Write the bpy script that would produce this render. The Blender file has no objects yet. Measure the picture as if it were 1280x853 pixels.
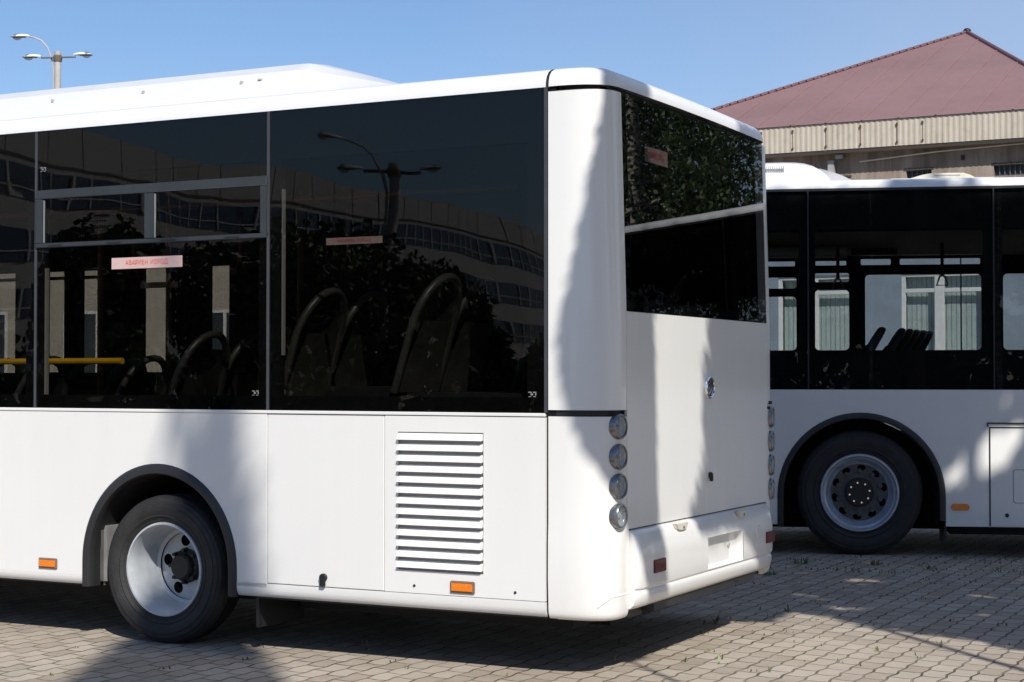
import bpy, bmesh, math, random
import numpy as np
from mathutils import Vector, Matrix

random.seed(7); np.random.seed(7)
R = math.radians
S = bpy.context.scene
COL = S.collection

# ------------------------------------------------------------------ camera, sky, sun, exposure
cam_d = bpy.data.cameras.new('camera'); cam = bpy.data.objects.new('camera', cam_d); COL.objects.link(cam)
cam.location = (0, 0, 1.5)
cam.rotation_euler = (R(90 + 1.2273), R(0.0), 0)
cam_d.sensor_width = 36.0; cam_d.lens = 59.63
cam_d.clip_start = 0.05; cam_d.clip_end = 3000
S.camera = cam

SUN_EL = R(42.5)
SDIR = np.array([-0.274, 0.9617]); SDIR /= np.linalg.norm(SDIR)      # the way shadows run on the ground
W = bpy.data.worlds.new('World'); S.world = W; W.use_nodes = True
nt = W.node_tree
bg = nt.nodes['Background']
sky = nt.nodes.new('ShaderNodeTexSky'); sky.sky_type = 'NISHITA'; sky.sun_disc = False
sky.sun_elevation = SUN_EL
sky.sun_rotation = math.atan2(-SDIR[0], -SDIR[1])
sky.altitude = 200; sky.air_density = 1.0; sky.dust_density = 0.3; sky.ozone_density = 2.5
tint = nt.nodes.new('ShaderNodeMixRGB'); tint.blend_type = 'MULTIPLY'; tint.inputs[0].default_value = 1
tint.inputs[2].default_value = (.88, .96, 1.10, 1)
nt.links.new(sky.outputs[0], tint.inputs[1]); hz = nt.nodes.new('ShaderNodeMixRGB'); hz.inputs[2].default_value = (5.2, 6.0, 7.6, 1)      # thin high haze towards the right
tcw = nt.nodes.new('ShaderNodeTexCoord'); spw = nt.nodes.new('ShaderNodeSeparateXYZ'); nt.links.new(tcw.outputs['Generated'], spw.inputs[0])
nzw = nt.nodes.new('ShaderNodeTexNoise'); nzw.inputs['Scale'].default_value = 4; nzw.inputs['Detail'].default_value = 5; nt.links.new(tcw.outputs['Generated'], nzw.inputs['Vector'])
mrw = nt.nodes.new('ShaderNodeMapRange'); mrw.inputs[1].default_value = -.05; mrw.inputs[2].default_value = .45; mrw.inputs[3].default_value = 0; mrw.inputs[4].default_value = 1.15; nt.links.new(spw.outputs[0], mrw.inputs[0])
muw = nt.nodes.new('ShaderNodeMath'); muw.operation = 'MULTIPLY'; nt.links.new(mrw.outputs[0], muw.inputs[0]); nt.links.new(nzw.outputs[0], muw.inputs[1]); nt.links.new(muw.outputs[0], hz.inputs[0])
nt.links.new(tint.outputs[0], hz.inputs[1]); nt.links.new(hz.outputs[0], bg.inputs[0]); bg.inputs[1].default_value = 0.10
sl = bpy.data.lights.new('sun', 'SUN'); sl.energy = 4.8; sl.angle = R(0.5); sl.color = (1.0, 0.95, 0.87)
so = bpy.data.objects.new('sun', sl); COL.objects.link(so)
ldir = Vector((SDIR[0]*math.cos(SUN_EL), SDIR[1]*math.cos(SUN_EL), -math.sin(SUN_EL)))
so.rotation_euler = ldir.to_track_quat('-Z', 'Y').to_euler(); so.location = (5, -15, 20)
vs = S.view_settings; vs.view_transform = 'Standard'; vs.look = 'None'; vs.gamma = 1; vs.use_curve_mapping = False
vs.exposure = 0.1
S.cycles.max_bounces = 8; S.cycles.transparent_max_bounces = 16; S.cycles.glossy_bounces = 5

# ------------------------------------------------------------------ materials
MATS = {}
def new_mat(name):
    m = bpy.data.materials.new(name); m.use_nodes = True
    return m, m.node_tree, m.node_tree.nodes['Principled BSDF']
def node(t, kind, **kw):
    n = t.nodes.new(kind)
    for k, v in kw.items(): setattr(n, k, v)
    return n
def math_n(t, op, a, b=None, c=None):
    n = node(t, 'ShaderNodeMath', operation=op)
    for i, x in enumerate((a, b, c)):
        if x is None: continue
        if hasattr(x, 'links'): t.links.new(x, n.inputs[i])
        else: n.inputs[i].default_value = x
    return n.outputs[0]
def ramp(t, fac, stops):
    n = node(t, 'ShaderNodeValToRGB')
    el = n.color_ramp.elements
    while len(el) < len(stops): el.new(0.5)
    for e, (p, c) in zip(el, stops): e.position = p; e.color = (*c, 1) if len(c) == 3 else c
    t.links.new(fac, n.inputs[0]); return n.outputs[0]
def noise(t, scale, detail=4, rough=.55, vec=None, dist=0):
    n = node(t, 'ShaderNodeTexNoise'); n.inputs['Scale'].default_value = scale
    n.inputs['Detail'].default_value = detail; n.inputs['Roughness'].default_value = rough
    n.inputs['Distortion'].default_value = dist
    if vec is not None: t.links.new(vec, n.inputs['Vector'])
    return n.outputs[0]
def coord(t, which='Object', scale=None, rot=None):
    c = node(t, 'ShaderNodeTexCoord').outputs[which]
    if scale or rot:
        mp = node(t, 'ShaderNodeMapping')
        if scale: mp.inputs['Scale'].default_value = scale
        if rot: mp.inputs['Rotation'].default_value = rot
        t.links.new(c, mp.inputs['Vector']); c = mp.outputs[0]
    return c
def bump(t, h, strength, dist, bsdf=None):
    b = node(t, 'ShaderNodeBump'); b.inputs['Strength'].default_value = strength
    b.inputs['Distance'].default_value = dist; t.links.new(h, b.inputs['Height'])
    if bsdf is not None: t.links.new(b.outputs[0], bsdf.inputs['Normal'])
    return b.outputs[0]
def simple(name, col, rough=.5, metal=0, coat=0, var=.12, vscale=6, bmp=0, bscale=40, spec=.5):
    if name in MATS: return MATS[name]
    m, t, b = new_mat(name)
    c = coord(t)
    f = noise(t, vscale, 5, .6, c)
    lo = tuple(max(0, x*(1-var)) for x in col); hi = tuple(min(1, x*(1+var)) for x in col)
    t.links.new(ramp(t, f, [(.3, lo), (.7, hi)]), b.inputs['Base Color'])
    b.inputs['Roughness'].default_value = rough; b.inputs['Metallic'].default_value = metal
    b.inputs['Coat Weight'].default_value = coat; b.inputs['Coat Roughness'].default_value = .05
    b.inputs['Specular IOR Level'].default_value = spec
    if bmp: bump(t, noise(t, bscale, 3, .5, c), bmp, .01, b)
    MATS[name] = m; return m

def paint(name, col, dirt=.06, rough=.28):
    m, t, b = new_mat(name)
    c = coord(t)
    st = coord(t, 'Object', scale=(9, 9, .6))
    f = noise(t, 1.0, 6, .65, st)
    f2 = noise(t, 2.2, 3, .5, c)
    mix = math_n(t, 'ADD', math_n(t, 'MULTIPLY', f, .6), math_n(t, 'MULTIPLY', f2, .4))
    lo = tuple(x*(1-dirt) for x in col)
    t.links.new(ramp(t, mix, [(.32, lo), (.6, col)]), b.inputs['Base Color'])
    t.links.new(math_n(t, 'MULTIPLY_ADD', f, .18, rough-.09), b.inputs['Roughness'])
    b.inputs['Coat Weight'].default_value = .35; b.inputs['Coat Roughness'].default_value = .04
    bump(t, noise(t, .9, 2, .4, c), .25, .012, b)
    MATS[name] = m; return m
WHITE = paint('bus_white_paint', (.80, .80, .785), .025, .24)
WHITE2 = paint('roof_white_paint', (.78, .79, .81), .03, .35)
RUBBER = simple('black_rubber', (.018, .018, .02), .6, bmp=.2, bscale=120)
TYRE = simple('tyre_rubber', (.022, .022, .023), .75, var=.35, vscale=9, bmp=.3, bscale=90)
BLACK = simple('matt_black_interior', (.008, .008, .009), .8, spec=.2)
TRIM = simple('black_plastic_trim', (.025, .025, .027), .45, bmp=.15, bscale=200)
UNDER = simple('dark_underbody', (.012, .012, .013), .8)
GREYF = simple('grey_window_frame', (.042, .047, .054), .4, metal=.2)
SEAL = simple('dark_grey_sealant', (.05, .053, .06), .5)
GREYT = simple('pale_grey_trim', (.42, .40, .38), .5)
SEATG = simple('grey_seat_shell', (.055, .052, .048), .4, var=.3)
SEATD = simple('dark_seat_fabric', (.010, .010, .012), .9, var=.4, vscale=30)
SEATR = simple('red_seat_fabric', (.25, .03, .02), .9, var=.3, vscale=30)
CEIL = simple('grey_bus_ceiling', (.06, .06, .062), .6)
FLOORG = simple('dark_bus_floor', (.018, .018, .019), .7)
YELL = simple('yellow_handrail_paint', (.95, .50, .015), .35)
POLE_O = simple('orange_brown_pole', (.16, .06, .015), .4)
AMBER = simple('amber_reflector', (.85, .22, .01), .25, coat=.5, var=.1, vscale=60, bmp=.3, bscale=160)
REDR = simple('dark_red_reflector', (.13, .015, .015), .25, coat=.4, var=.3, vscale=60, bmp=.3, bscale=160)
CHROME = simple('chrome', (.75, .77, .80), .08, metal=1, var=.03)
BOWL = simple('pale_lamp_bowl', (.52, .54, .57), .3, metal=.3, bmp=.8, bscale=70)
DCHROME = simple('dark_chrome_bezel', (.22, .23, .24), .25, metal=.7)
RIMW = simple('pale_painted_rim', (.50, .53, .56), .34, var=.13, vscale=9, coat=.15)
RIMD = simple('silver_grey_rim', (.42, .47, .55), .32, metal=.35, var=.15, vscale=10)
DISCD = simple('dusty_dark_wheel_disc', (.10, .10, .10), .6, var=.3, vscale=20)
HUB = simple('black_wheel_hub', (.015, .015, .015), .5)
STKW = simple('pale_pink_sticker', (.62, .44, .42), .5)
STKR = simple('red_sticker_lettering', (.75, .06, .03), .5)
MARKW = simple('white_glass_mark', (.22, .22, .22), .5)
MARKR = simple('red_brown_strap', (.16, .035, .03), .5)
CREAM = simple('cream_plastic', (.62, .60, .52), .45)
DARKH = simple('dark_void', (.006, .006, .006), .9, spec=.1)

def glass(name, tint, f0=.03, wav=.0, wscale=1.2, refl_col=(1, 1, 1)):
    m = bpy.data.materials.new(name); m.use_nodes = True; t = m.node_tree; t.nodes.clear()
    out = node(t, 'ShaderNodeOutputMaterial')
    tr = node(t, 'ShaderNodeBsdfTransparent'); tr.inputs[0].default_value = (*tint, 1)
    gl = node(t, 'ShaderNodeBsdfGlossy'); gl.inputs['Roughness'].default_value = .004; gl.inputs[0].default_value = (*refl_col, 1)
    lw = node(t, 'ShaderNodeLayerWeight'); lw.inputs[0].default_value = .5
    p5 = math_n(t, 'POWER', lw.outputs['Facing'], 5.0)
    fac = math_n(t, 'MULTIPLY_ADD', p5, 1-f0, f0)
    if wav:
        c = coord(t, 'Object', scale=(1, 1, .55))
        h = noise(t, wscale, 1.5, .4, c)
        nrm = bump(t, h, 1.0, wav); t.links.new(nrm, gl.inputs['Normal'])
    mx = node(t, 'ShaderNodeMixShader')
    t.links.new(fac, mx.inputs[0]); t.links.new(tr.outputs[0], mx.inputs[1]); t.links.new(gl.outputs[0], mx.inputs[2])
    t.links.new(mx.outputs[0], out.inputs[0]); MATS[name] = m; return m
GLASS = glass('tinted_bus_glass', (.61, .61, .60), .023, .009, 1.0)
GLASSV = glass('vent_window_glass', (.72, .72, .71), .03, .004, 2.2)
GLASSR = glass('dark_rear_glass', (.36, .36, .37), .055, .002, .8)
GLASS2 = glass('tinted_far_bus_glass', (.77, .785, .79), .015, .003, 1.0)
GLASSB = glass('building_window_glass', (.94, .96, .955), .04, .002, .8)
LENS = glass('clear_lamp_lens', (.75, .78, .80), .06, .01, 60)
LAMPG = glass('lamp_globe', (.62, .64, .62), .08, .003, 6)

# ------------------------------------------------------------------ mesh helpers
class MB:
    def __init__(s): s.v = []; s.f = []
    def add(s, vs, fs):
        o = len(s.v); s.v += [tuple(map(float, p)) for p in vs]; s.f += [tuple(i+o for i in f) for f in fs]; return s
    def box(s, x0, x1, y0, y1, z0, z1):
        return s.add([(x0,y0,z0),(x1,y0,z0),(x1,y1,z0),(x0,y1,z0),(x0,y0,z1),(x1,y0,z1),(x1,y1,z1),(x0,y1,z1)],
              [(0,3,2,1),(4,5,6,7),(0,1,5,4),(1,2,6,5),(2,3,7,6),(3,0,4,7)])
    def prism(s, poly, axis, a0, a1):
        n = len(poly)
        mk = {'x': lambda p, a: (a, p[0], p[1]), 'y': lambda p, a: (p[0], a, p[1]), 'z': lambda p, a: (p[0], p[1], a)}[axis]
        vs = [mk(p, a0) for p in poly] + [mk(p, a1) for p in poly]
        fs = [tuple(range(n-1, -1, -1)), tuple(range(n, 2*n))] + [(i, (i+1) % n, n+(i+1) % n, n+i) for i in range(n)]
        return s.add(vs, fs)
    def tube(s, pts, r, n=8, cap=True):
        pts = [Vector(p) for p in pts]; rs = r if isinstance(r, (list, tuple)) else [r]*len(pts)
        vs = []; prev = None
        for i, p in enumerate(pts):
            d = (pts[min(i+1, len(pts)-1)] - pts[max(i-1, 0)])
            d = d.normalized() if d.length > 1e-9 else Vector((0, 0, 1))
            a = prev if prev is not None else (Vector((1, 0, 0)) if abs(d.x) < .9 else Vector((0, 1, 0)))
            u = (a - d*a.dot(d)); u = u.normalized(); w = d.cross(u); prev = u
            for k in range(n):
                t = 2*math.pi*k/n; vs.append(p + (u*math.cos(t) + w*math.sin(t))*rs[i])
        fs = [(i*n+k, i*n+(k+1) % n, (i+1)*n+(k+1) % n, (i+1)*n+k) for i in range(len(pts)-1) for k in range(n)]
        if cap: fs += [tuple(range(n-1, -1, -1)), tuple((len(pts)-1)*n+k for k in range(n))]
        return s.add(vs, fs)
    def lathe(s, c, prof, axis='y', n=48, closed=False):
        vs = []; m = len(prof)
        for k in range(n):
            t = 2*math.pi*k/n; a, b = math.cos(t), math.sin(t)
            for (r, h) in prof:
                vs.append({'y': (c[0]+r*a, c[1]+h, c[2]+r*b), 'x': (c[0]+h, c[1]+r*a, c[2]+r*b), 'z': (c[0]+r*a, c[1]+r*b, c[2]+h)}[axis])
        fs = []
        for k in range(n):
            k2 = (k+1) % n
            for i in range(m if closed else m-1):
                j = (i+1) % m; fs.append((k*m+i, k2*m+i, k2*m+j, k*m+j))
        return s.add(vs, fs)
    def grid(s, rows):
        n = len(rows[0]); vs = [p for r in rows for p in r]
        fs = [(i*n+k, i*n+k+1, (i+1)*n+k+1, (i+1)*n+k) for i in range(len(rows)-1) for k in range(n-1)]
        return s.add(vs, fs)
    def ell(s, c, r, n=12, m=8, zmin=-1):
        rows = []
        for i in range(m+1):
            ph = -math.pi/2 + math.pi*i/m
            rows.append([(c[0]+r[0]*math.cos(ph)*math.cos(2*math.pi*k/n), c[1]+r[1]*math.cos(ph)*math.sin(2*math.pi*k/n), c[2]+r[2]*math.sin(ph)) for k in range(n+1)])
        return s.grid(rows)
    def pieces(s, gap=.004):
        """the shapes collected here as one MB for each separate piece"""
        n = len(s.v); par = list(range(n))
        def find(a):
            while par[a] != a: par[a] = par[par[a]]; a = par[a]
            return a
        for f in s.f:
            for i in f[1:]: par[find(i)] = find(f[0])
        boxes = {}
        for i in range(n): boxes.setdefault(find(i), []).append(i)
        bl = []
        for r, ids in boxes.items():
            a = np.array([s.v[i] for i in ids]); bl.append([a.min(0)-gap, a.max(0)+gap, [r]])
        merged = True
        while merged:
            merged = False
            for i in range(len(bl)):
                for j in range(i+1, len(bl)):
                    if (bl[i][0] <= bl[j][1]).all() and (bl[j][0] <= bl[i][1]).all():
                        bl[i] = [np.minimum(bl[i][0], bl[j][0]), np.maximum(bl[i][1], bl[j][1]), bl[i][2]+bl[j][2]]; bl.pop(j); merged = True; break
                if merged: break
        out = []
        for lo, hi, roots in bl:
            rs = set(roots); m = MB(); idx = {}
            for f in s.f:
                if find(f[0]) in rs:
                    g = []
                    for i in f:
                        if i not in idx: idx[i] = len(m.v); m.v.append(s.v[i])
                        g.append(idx[i])
                    m.f.append(tuple(g))
            out.append(m)
        return out
    def build(s, name, mat, parent=None, flip=False, bevel=0, seg=2, smooth=35, weld=True, each=False):
        if each:
            return [m.build(name, mat, parent, flip, bevel, seg, smooth, weld) for m in s.pieces()][0]
        vs = [(-x, y, z) for x, y, z in s.v] if flip else s.v
        me = bpy.data.meshes.new(name); me.from_pydata(vs, [], s.f)
        bm = bmesh.new(); bm.from_mesh(me)
        if weld: bmesh.ops.remove_doubles(bm, verts=bm.verts, dist=1e-5)
        bmesh.ops.recalc_face_normals(bm, faces=bm.faces)
        if bevel:
            es = [e for e in bm.edges if len(e.link_faces) == 2 and e.calc_face_angle(0) > R(35)]
            bmesh.ops.bevel(bm, geom=es, offset=bevel, segments=seg, affect='EDGES', clamp_overlap=True)
        bm.to_mesh(me); bm.free()
        if smooth:
            me.shade_smooth(); me.set_sharp_from_angle(angle=R(smooth))
        mats = mat if isinstance(mat, list) else [mat]
        for m in mats: me.materials.append(m)
        o = bpy.data.objects.new(name, me); COL.objects.link(o)
        if parent: o.parent = parent
        return o
def tag(o, label=None, cat=None, group=None, kind=None):
    if label: o['label'] = label
    if cat: o['category'] = cat
    if group: o['group'] = group
    if kind: o['kind'] = kind
    return o
def empty(name, loc, rz=0, **kw):
    o = bpy.data.objects.new(name, None); COL.objects.link(o); o.location = loc; o.rotation_euler = (0, 0, rz)
    o.empty_display_size = .3
    tag(o, **kw); return o
def text_pts(body, size):
    cu = bpy.data.curves.new('lettering', 'FONT'); cu.body = body; cu.size = size; cu.align_x = 'CENTER'; cu.align_y = 'CENTER'
    o = bpy.data.objects.new('lettering', cu); COL.objects.link(o)
    bpy.context.view_layer.update()
    me = bpy.data.meshes.new_from_object(o.evaluated_get(bpy.context.evaluated_depsgraph_get()))
    vs = [tuple(v.co) for v in me.vertices]; fs = [tuple(p.vertices) for p in me.polygons]
    bpy.data.objects.remove(o); bpy.data.curves.remove(cu); bpy.data.meshes.remove(me)
    return vs, fs

class Frame:      # a place with its own axes: X to the left of the picture, Y away, Z up
    def __init__(s, x, y, yaw):
        s.o = np.array([x, y]); a = R(yaw); s.yaw = yaw
        s.e1 = np.array([-math.cos(a), math.sin(a)]); s.e2 = np.array([math.sin(a), math.cos(a)])
    def w(s, X, Y): return s.o + s.e1*X + s.e2*Y
    def rot(s): return -R(s.yaw)
F1 = Frame(.4812, 8.2739, 27.209)
F2 = Frame(2.929, 14.3, 8.7)
FB = Frame(5.62, 25.0, 28.0)

# ------------------------------------------------------------------ ground
def paving_mat():
    m, t, b = new_mat('concrete_block_paving')
    mp = coord(t, 'Object', rot=(0, 0, R(27.2)))
    sp = node(t, 'ShaderNodeSeparateXYZ'); t.links.new(mp, sp.inputs[0])
    wob = node(t, 'ShaderNodeTexNoise'); wob.inputs['Scale'].default_value = 3.0; t.links.new(mp, wob.inputs['Vector'])
    tri = math_n(t, 'PINGPONG', sp.outputs[1], .095)
    tri2 = math_n(t, 'PINGPONG', sp.outputs[0], .061)
    x = math_n(t, 'ADD', sp.outputs[0], math_n(t, 'MULTIPLY_ADD', tri, .16, math_n(t, 'MULTIPLY', wob.outputs[0], .02)))
    y = math_n(t, 'ADD', sp.outputs[1], math_n(t, 'MULTIPLY', tri2, .25))
    cb = node(t, 'ShaderNodeCombineXYZ'); t.links.new(y, cb.inputs[0]); t.links.new(x, cb.inputs[1])
    br = node(t, 'ShaderNodeTexBrick'); br.offset = .5
    br.inputs['Scale'].default_value = 1.0; br.inputs['Brick Width'].default_value = .19; br.inputs['Row Height'].default_value = .122
    br.inputs['Mortar Size'].default_value = .0075; br.inputs['Mortar Smooth'].default_value = .25
    br.inputs['Color1'].default_value = (.0, 0, 0, 1); br.inputs['Color2'].default_value = (1, 1, 1, 1); br.inputs['Mortar'].default_value = (.5, .5, .5, 1)
    t.links.new(cb.outputs[0], br.inputs['Vector'])
    big = noise(t, .55, 5, .6, mp); fine = noise(t, 55, 6, .7, mp); mid = noise(t, 6, 4, .6, mp)
    tone = math_n(t, 'ADD', math_n(t, 'MULTIPLY', br.outputs[0], .30), math_n(t, 'ADD', math_n(t, 'MULTIPLY', fine, .42), math_n(t, 'MULTIPLY', mid, .34)))
    stone = ramp(t, tone, [(.22, (.25, .207, .165)), (.5, (.37, .318, .262)), (.82, (.47, .413, .348))])
    # patches of rusty dust
    rust = node(t, 'ShaderNodeMixRGB'); rust.blend_type = 'MIX'
    t.links.new(ramp(t, big, [(.46, (0, 0, 0)), (.78, (.5, .5, .5))]), rust.inputs[0]); t.links.new(stone, rust.inputs[1])
    rust.inputs[2].default_value = (.26, .19, .14, 1)
    joint = ramp(t, noise(t, 1.7, 5, .65, mp), [(.38, (.06, .050, .038)), (.55, (.085, .076, .045)), (.72, (.10, .115, .04))])
    mj = node(t, 'ShaderNodeMixRGB'); t.links.new(math_n(t, 'MULTIPLY', br.outputs['Fac'], ramp(t, noise(t, 2.6, 5, .7, mp), [(.36, (.35, .35, .35)), (.62, (1, 1, 1))])), mj.inputs[0]); t.links.new(rust.outputs[0], mj.inputs[1]); t.links.new(joint, mj.inputs[2])
    t.links.new(mj.outputs[0], b.inputs['Base Color']); b.inputs['Roughness'].default_value = .9
    b.inputs['Specular IOR Level'].default_value = .25
    h = math_n(t, 'ADD', math_n(t, 'MULTIPLY', br.outputs['Fac'], -1.0), math_n(t, 'MULTIPLY', fine, .22))
    bump(t, h, .9, .008, b)
    return m
g = MB(); g.grid([[(x, y, 0) for x in (-400, -60, 60, 400)] for y in (-400, -40, 60, 600)])
tag(g.build('paved_ground', paving_mat(), smooth=0), kind='structure')

# ------------------------------------------------------------------ wheels
def wheel(parent, c, Rt, Rr, wid, kind, sgn=1):
    """sgn=1: outer face looks towards -Y"""
    w = bpy.data.objects.new('wheel', None); COL.objects.link(w); w.parent = parent; w.location = (-c[0], c[1], c[2])
    if sgn < 0: w.rotation_euler = (0, 0, math.pi)
    d = .04*Rt
    q = Rt-Rr; prof = [(Rr*1.0, .04), (Rr*1.015, .014), (Rr+.10*q, .004), (Rr+.13*q, .006), (Rr+.25*q, -.010), (Rr+.30*q, -.006), (Rr+.45*q, -.016), (Rr+.62*q, -.016), (Rr+.64*q, -.011), (Rr+.78*q, -.008), (Rr+.80*q, -.003), (Rr+.90*q, .006), (Rt-.010, .020), (Rt-.003, .034), (Rt, .06)]
    nT = 5; prof.append((Rt, .085))
    for i in range(nT):
        y = .09+(wid-.18)*(i+.5)/nT; prof += [(Rt, y-.011), (Rt-.012, y-.008), (Rt-.012, y+.008), (Rt, y+.011)]
    prof += [(Rt, wid-.09), (Rt-.02, wid-.03), (Rr+.3*(Rt-Rr), wid+.005), (Rr, wid-.02)]
    MB().lathe((0, 0, 0), prof, 'y', 72).build('tyre', TYRE, w)
    if kind == 'deep':
        yd = .235
        rp = [(Rr*.985, .034), (Rr*1.02, .018), (Rr*1.005, .004), (Rr*.965, .002), (Rr*.95, .016), (Rr*.93, .03), (Rr*.905, .06), (Rr*.89, .105), (Rr*.865, .135), (Rr*.855, .18), (Rr*.82, .215), (Rr*.74, yd-.012)]
        rim = MB().lathe((0, 0, 0), rp, 'y', 72)
        rdisc = Rr*.742; nh = 5; hr = Rr*.13; hc = Rr*.56; mat = RIMW; hub_r = Rr*.37; nst = 8
    else:
        yd = .075
        rp = [(Rr*.985, .034), (Rr*1.02, .014), (Rr*1.0, -.004), (Rr*.955, -.004), (Rr*.935, .012), (Rr*.92, .028), (Rr*.87, .034), (Rr*.84, .05), (Rr*.80, yd+.012), (Rr*.74, yd)]
        rim = MB().lathe((0, 0, 0), rp, 'y', 72)
        rdisc = Rr*.742; nh = 10; hr = Rr*.075; hc = Rr*.645; mat = RIMD; hub_r = Rr*.42; nst = 8
    ro = rim.build('rim', mat, w)
    # disc with real hand holes
    bm = bmesh.new()
    def ring(cx, cz, r, n, rx=None, rot=0):
        vv = []
        for k in range(n):
            a = 2*math.pi*k/n; px, pz = r*math.cos(a), (rx or r)*math.sin(a)
            vv.append(bm.verts.new((cx+px*math.cos(rot)-pz*math.sin(rot), yd, cz+px*math.sin(rot)+pz*math.cos(rot))))
        return [bm.edges.new((vv[i], vv[(i+1) % n])) for i in range(n)]
    es = ring(0, 0, rdisc, 64) + ring(0, 0, hub_r*.9, 32)
    for i in range(nh):
        a = 2*math.pi*(i+.35)/nh; es += ring(hc*math.cos(a), hc*math.sin(a), hr, 14, hr*(1 if kind == 'deep' else 1.5), a)
    bmesh.ops.triangle_fill(bm, edges=es, use_beauty=True)
    for v in bm.verts:            # gentle dish
        r = math.hypot(v.co.x, v.co.z); v.co.y = yd - (.018 if kind == 'deep' else -.010)*(1-(r/rdisc))**1
    me = bpy.data.meshes.new('wheel_disc'); bm.to_mesh(me); bm.free(); me.materials.append(mat if kind == 'deep' else DISCD)
    dsk = bpy.data.objects.new('wheel_disc', me); COL.objects.link(dsk); dsk.parent = w
    MB().lathe((0, 0, 0), [(0.001, yd+.09), (rdisc*1.0, yd+.09)], 'y', 32).build('brake_backing', DARKH, w)
    hb = MB()
    if kind == 'deep':
        hb.lathe((0, 0, 0), [(0.001, yd-.085), (hub_r*.62, yd-.085), (hub_r*.72, yd-.075), (hub_r*.75, yd-.04), (hub_r*.9, yd-.035), (hub_r, yd-.025), (hub_r, yd+.02)], 'y', 40)
        for i in range(nst):
            a = 2*math.pi*i/nst; x, z = hub_r*.95*math.cos(a), hub_r*.95*math.sin(a)
            hb.lathe((x, 0, z), [(0.001, yd-.06), (.011, yd-.06), (.013, yd-.03), (.016, yd-.02)], 'y', 6)
        hb.build('hub', HUB, w)
    else:
        hb.lathe((0, 0, 0), [(0.001, yd-.05), (hub_r*.8, yd-.05), (hub_r*.86, yd-.042), (hub_r*.9, yd+.01), (hub_r*.98, yd+.012)], 'y', 40)
        hb.build('hub', HUB, w)
        st = MB()
        for i in range(8):
            a = 2*math.pi*i/8+.2; x, z = hub_r*.62*math.cos(a), hub_r*.62*math.sin(a)
            st.lathe((x, 0, z), [(0.001, yd-.062), (.008, yd-.062), (.009, yd-.05)], 'y', 6)
        st.build('hub_bolt', CHROME, w, each=True)
        nn = MB()
        for i in range(10):
            a = 2*math.pi*(i+.5)/10; x, z = Rr*.56*math.cos(a), Rr*.56*math.sin(a)
            nn.lathe((x, 0, z), [(0.001, yd-.03), (.014, yd-.03), (.017, yd-.004), (.024, yd)], 'y', 6)
        nn.build('wheel_nut', DISCD, w, each=True)
    return w

def arch_pts(cx, cz, rx, rz, zb0, zb1, n=36):
    p = [(cx-rx, zb0)] + [(cx-rx*math.cos(math.pi*i/n), cz+rz*math.sin(math.pi*i/n)) for i in range(n+1)] + [(cx+rx, zb1)]
    return p
def side_poly(x0, x1, z0, z1, arches):
    """outline of a body side with wheel arches cut from its lower edge; arches sorted by x: (cx,cz,rx,rz)"""
    p = [(x0, z1), (x0, z0)]
    for a in arches: p += arch_pts(*a, z0, z0)
    p += [(x1, z0), (x1, z1)]
    return p
def arch_trim(parent, a, w, y0, y1, zb0, zb1, flip=True):
    o = arch_pts(*a, zb0, zb1); i = arch_pts(a[0], a[1], a[2]-w, a[3]-w, zb0, zb1)
    n = len(o); m = MB()
    rows = [[(x, y1, z) for x, z in o], [(x, y0+.012, z) for x, z in o],
            [(x+(xi-x)*.25, y0, z+(zi-z)*.25) for (x, z), (xi, zi) in zip(o, i)],
            [(x+(xi-x)*.85, y0+.004, z+(zi-z)*.85) for (x, z), (xi, zi) in zip(o, i)],
            [(x, y0+.02, z) for x, z in i], [(x, y1+.03, z) for x, z in i]]
    m.grid(rows)
    t = m.build('wheel_arch_trim', TRIM, parent, flip, smooth=50)
    return t
def wheel_well(parent, a, w, y0, y1, zb):
    i = arch_pts(a[0], a[1], a[2]-w-.003, a[3]-w-.003, zb, zb); o = arch_pts(*[a[0], a[1], a[2]-w+.02, a[3]-w+.02], zb, zb)
    m = MB().grid([[(x, y0, z) for x, z in i], [(x, y1, z) for x, z in i]])
    m.prism([(x, z) for x, z in i], 'y', y1, y1+.01)
    return m.build('wheel_well', UNDER, parent, True)

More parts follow.
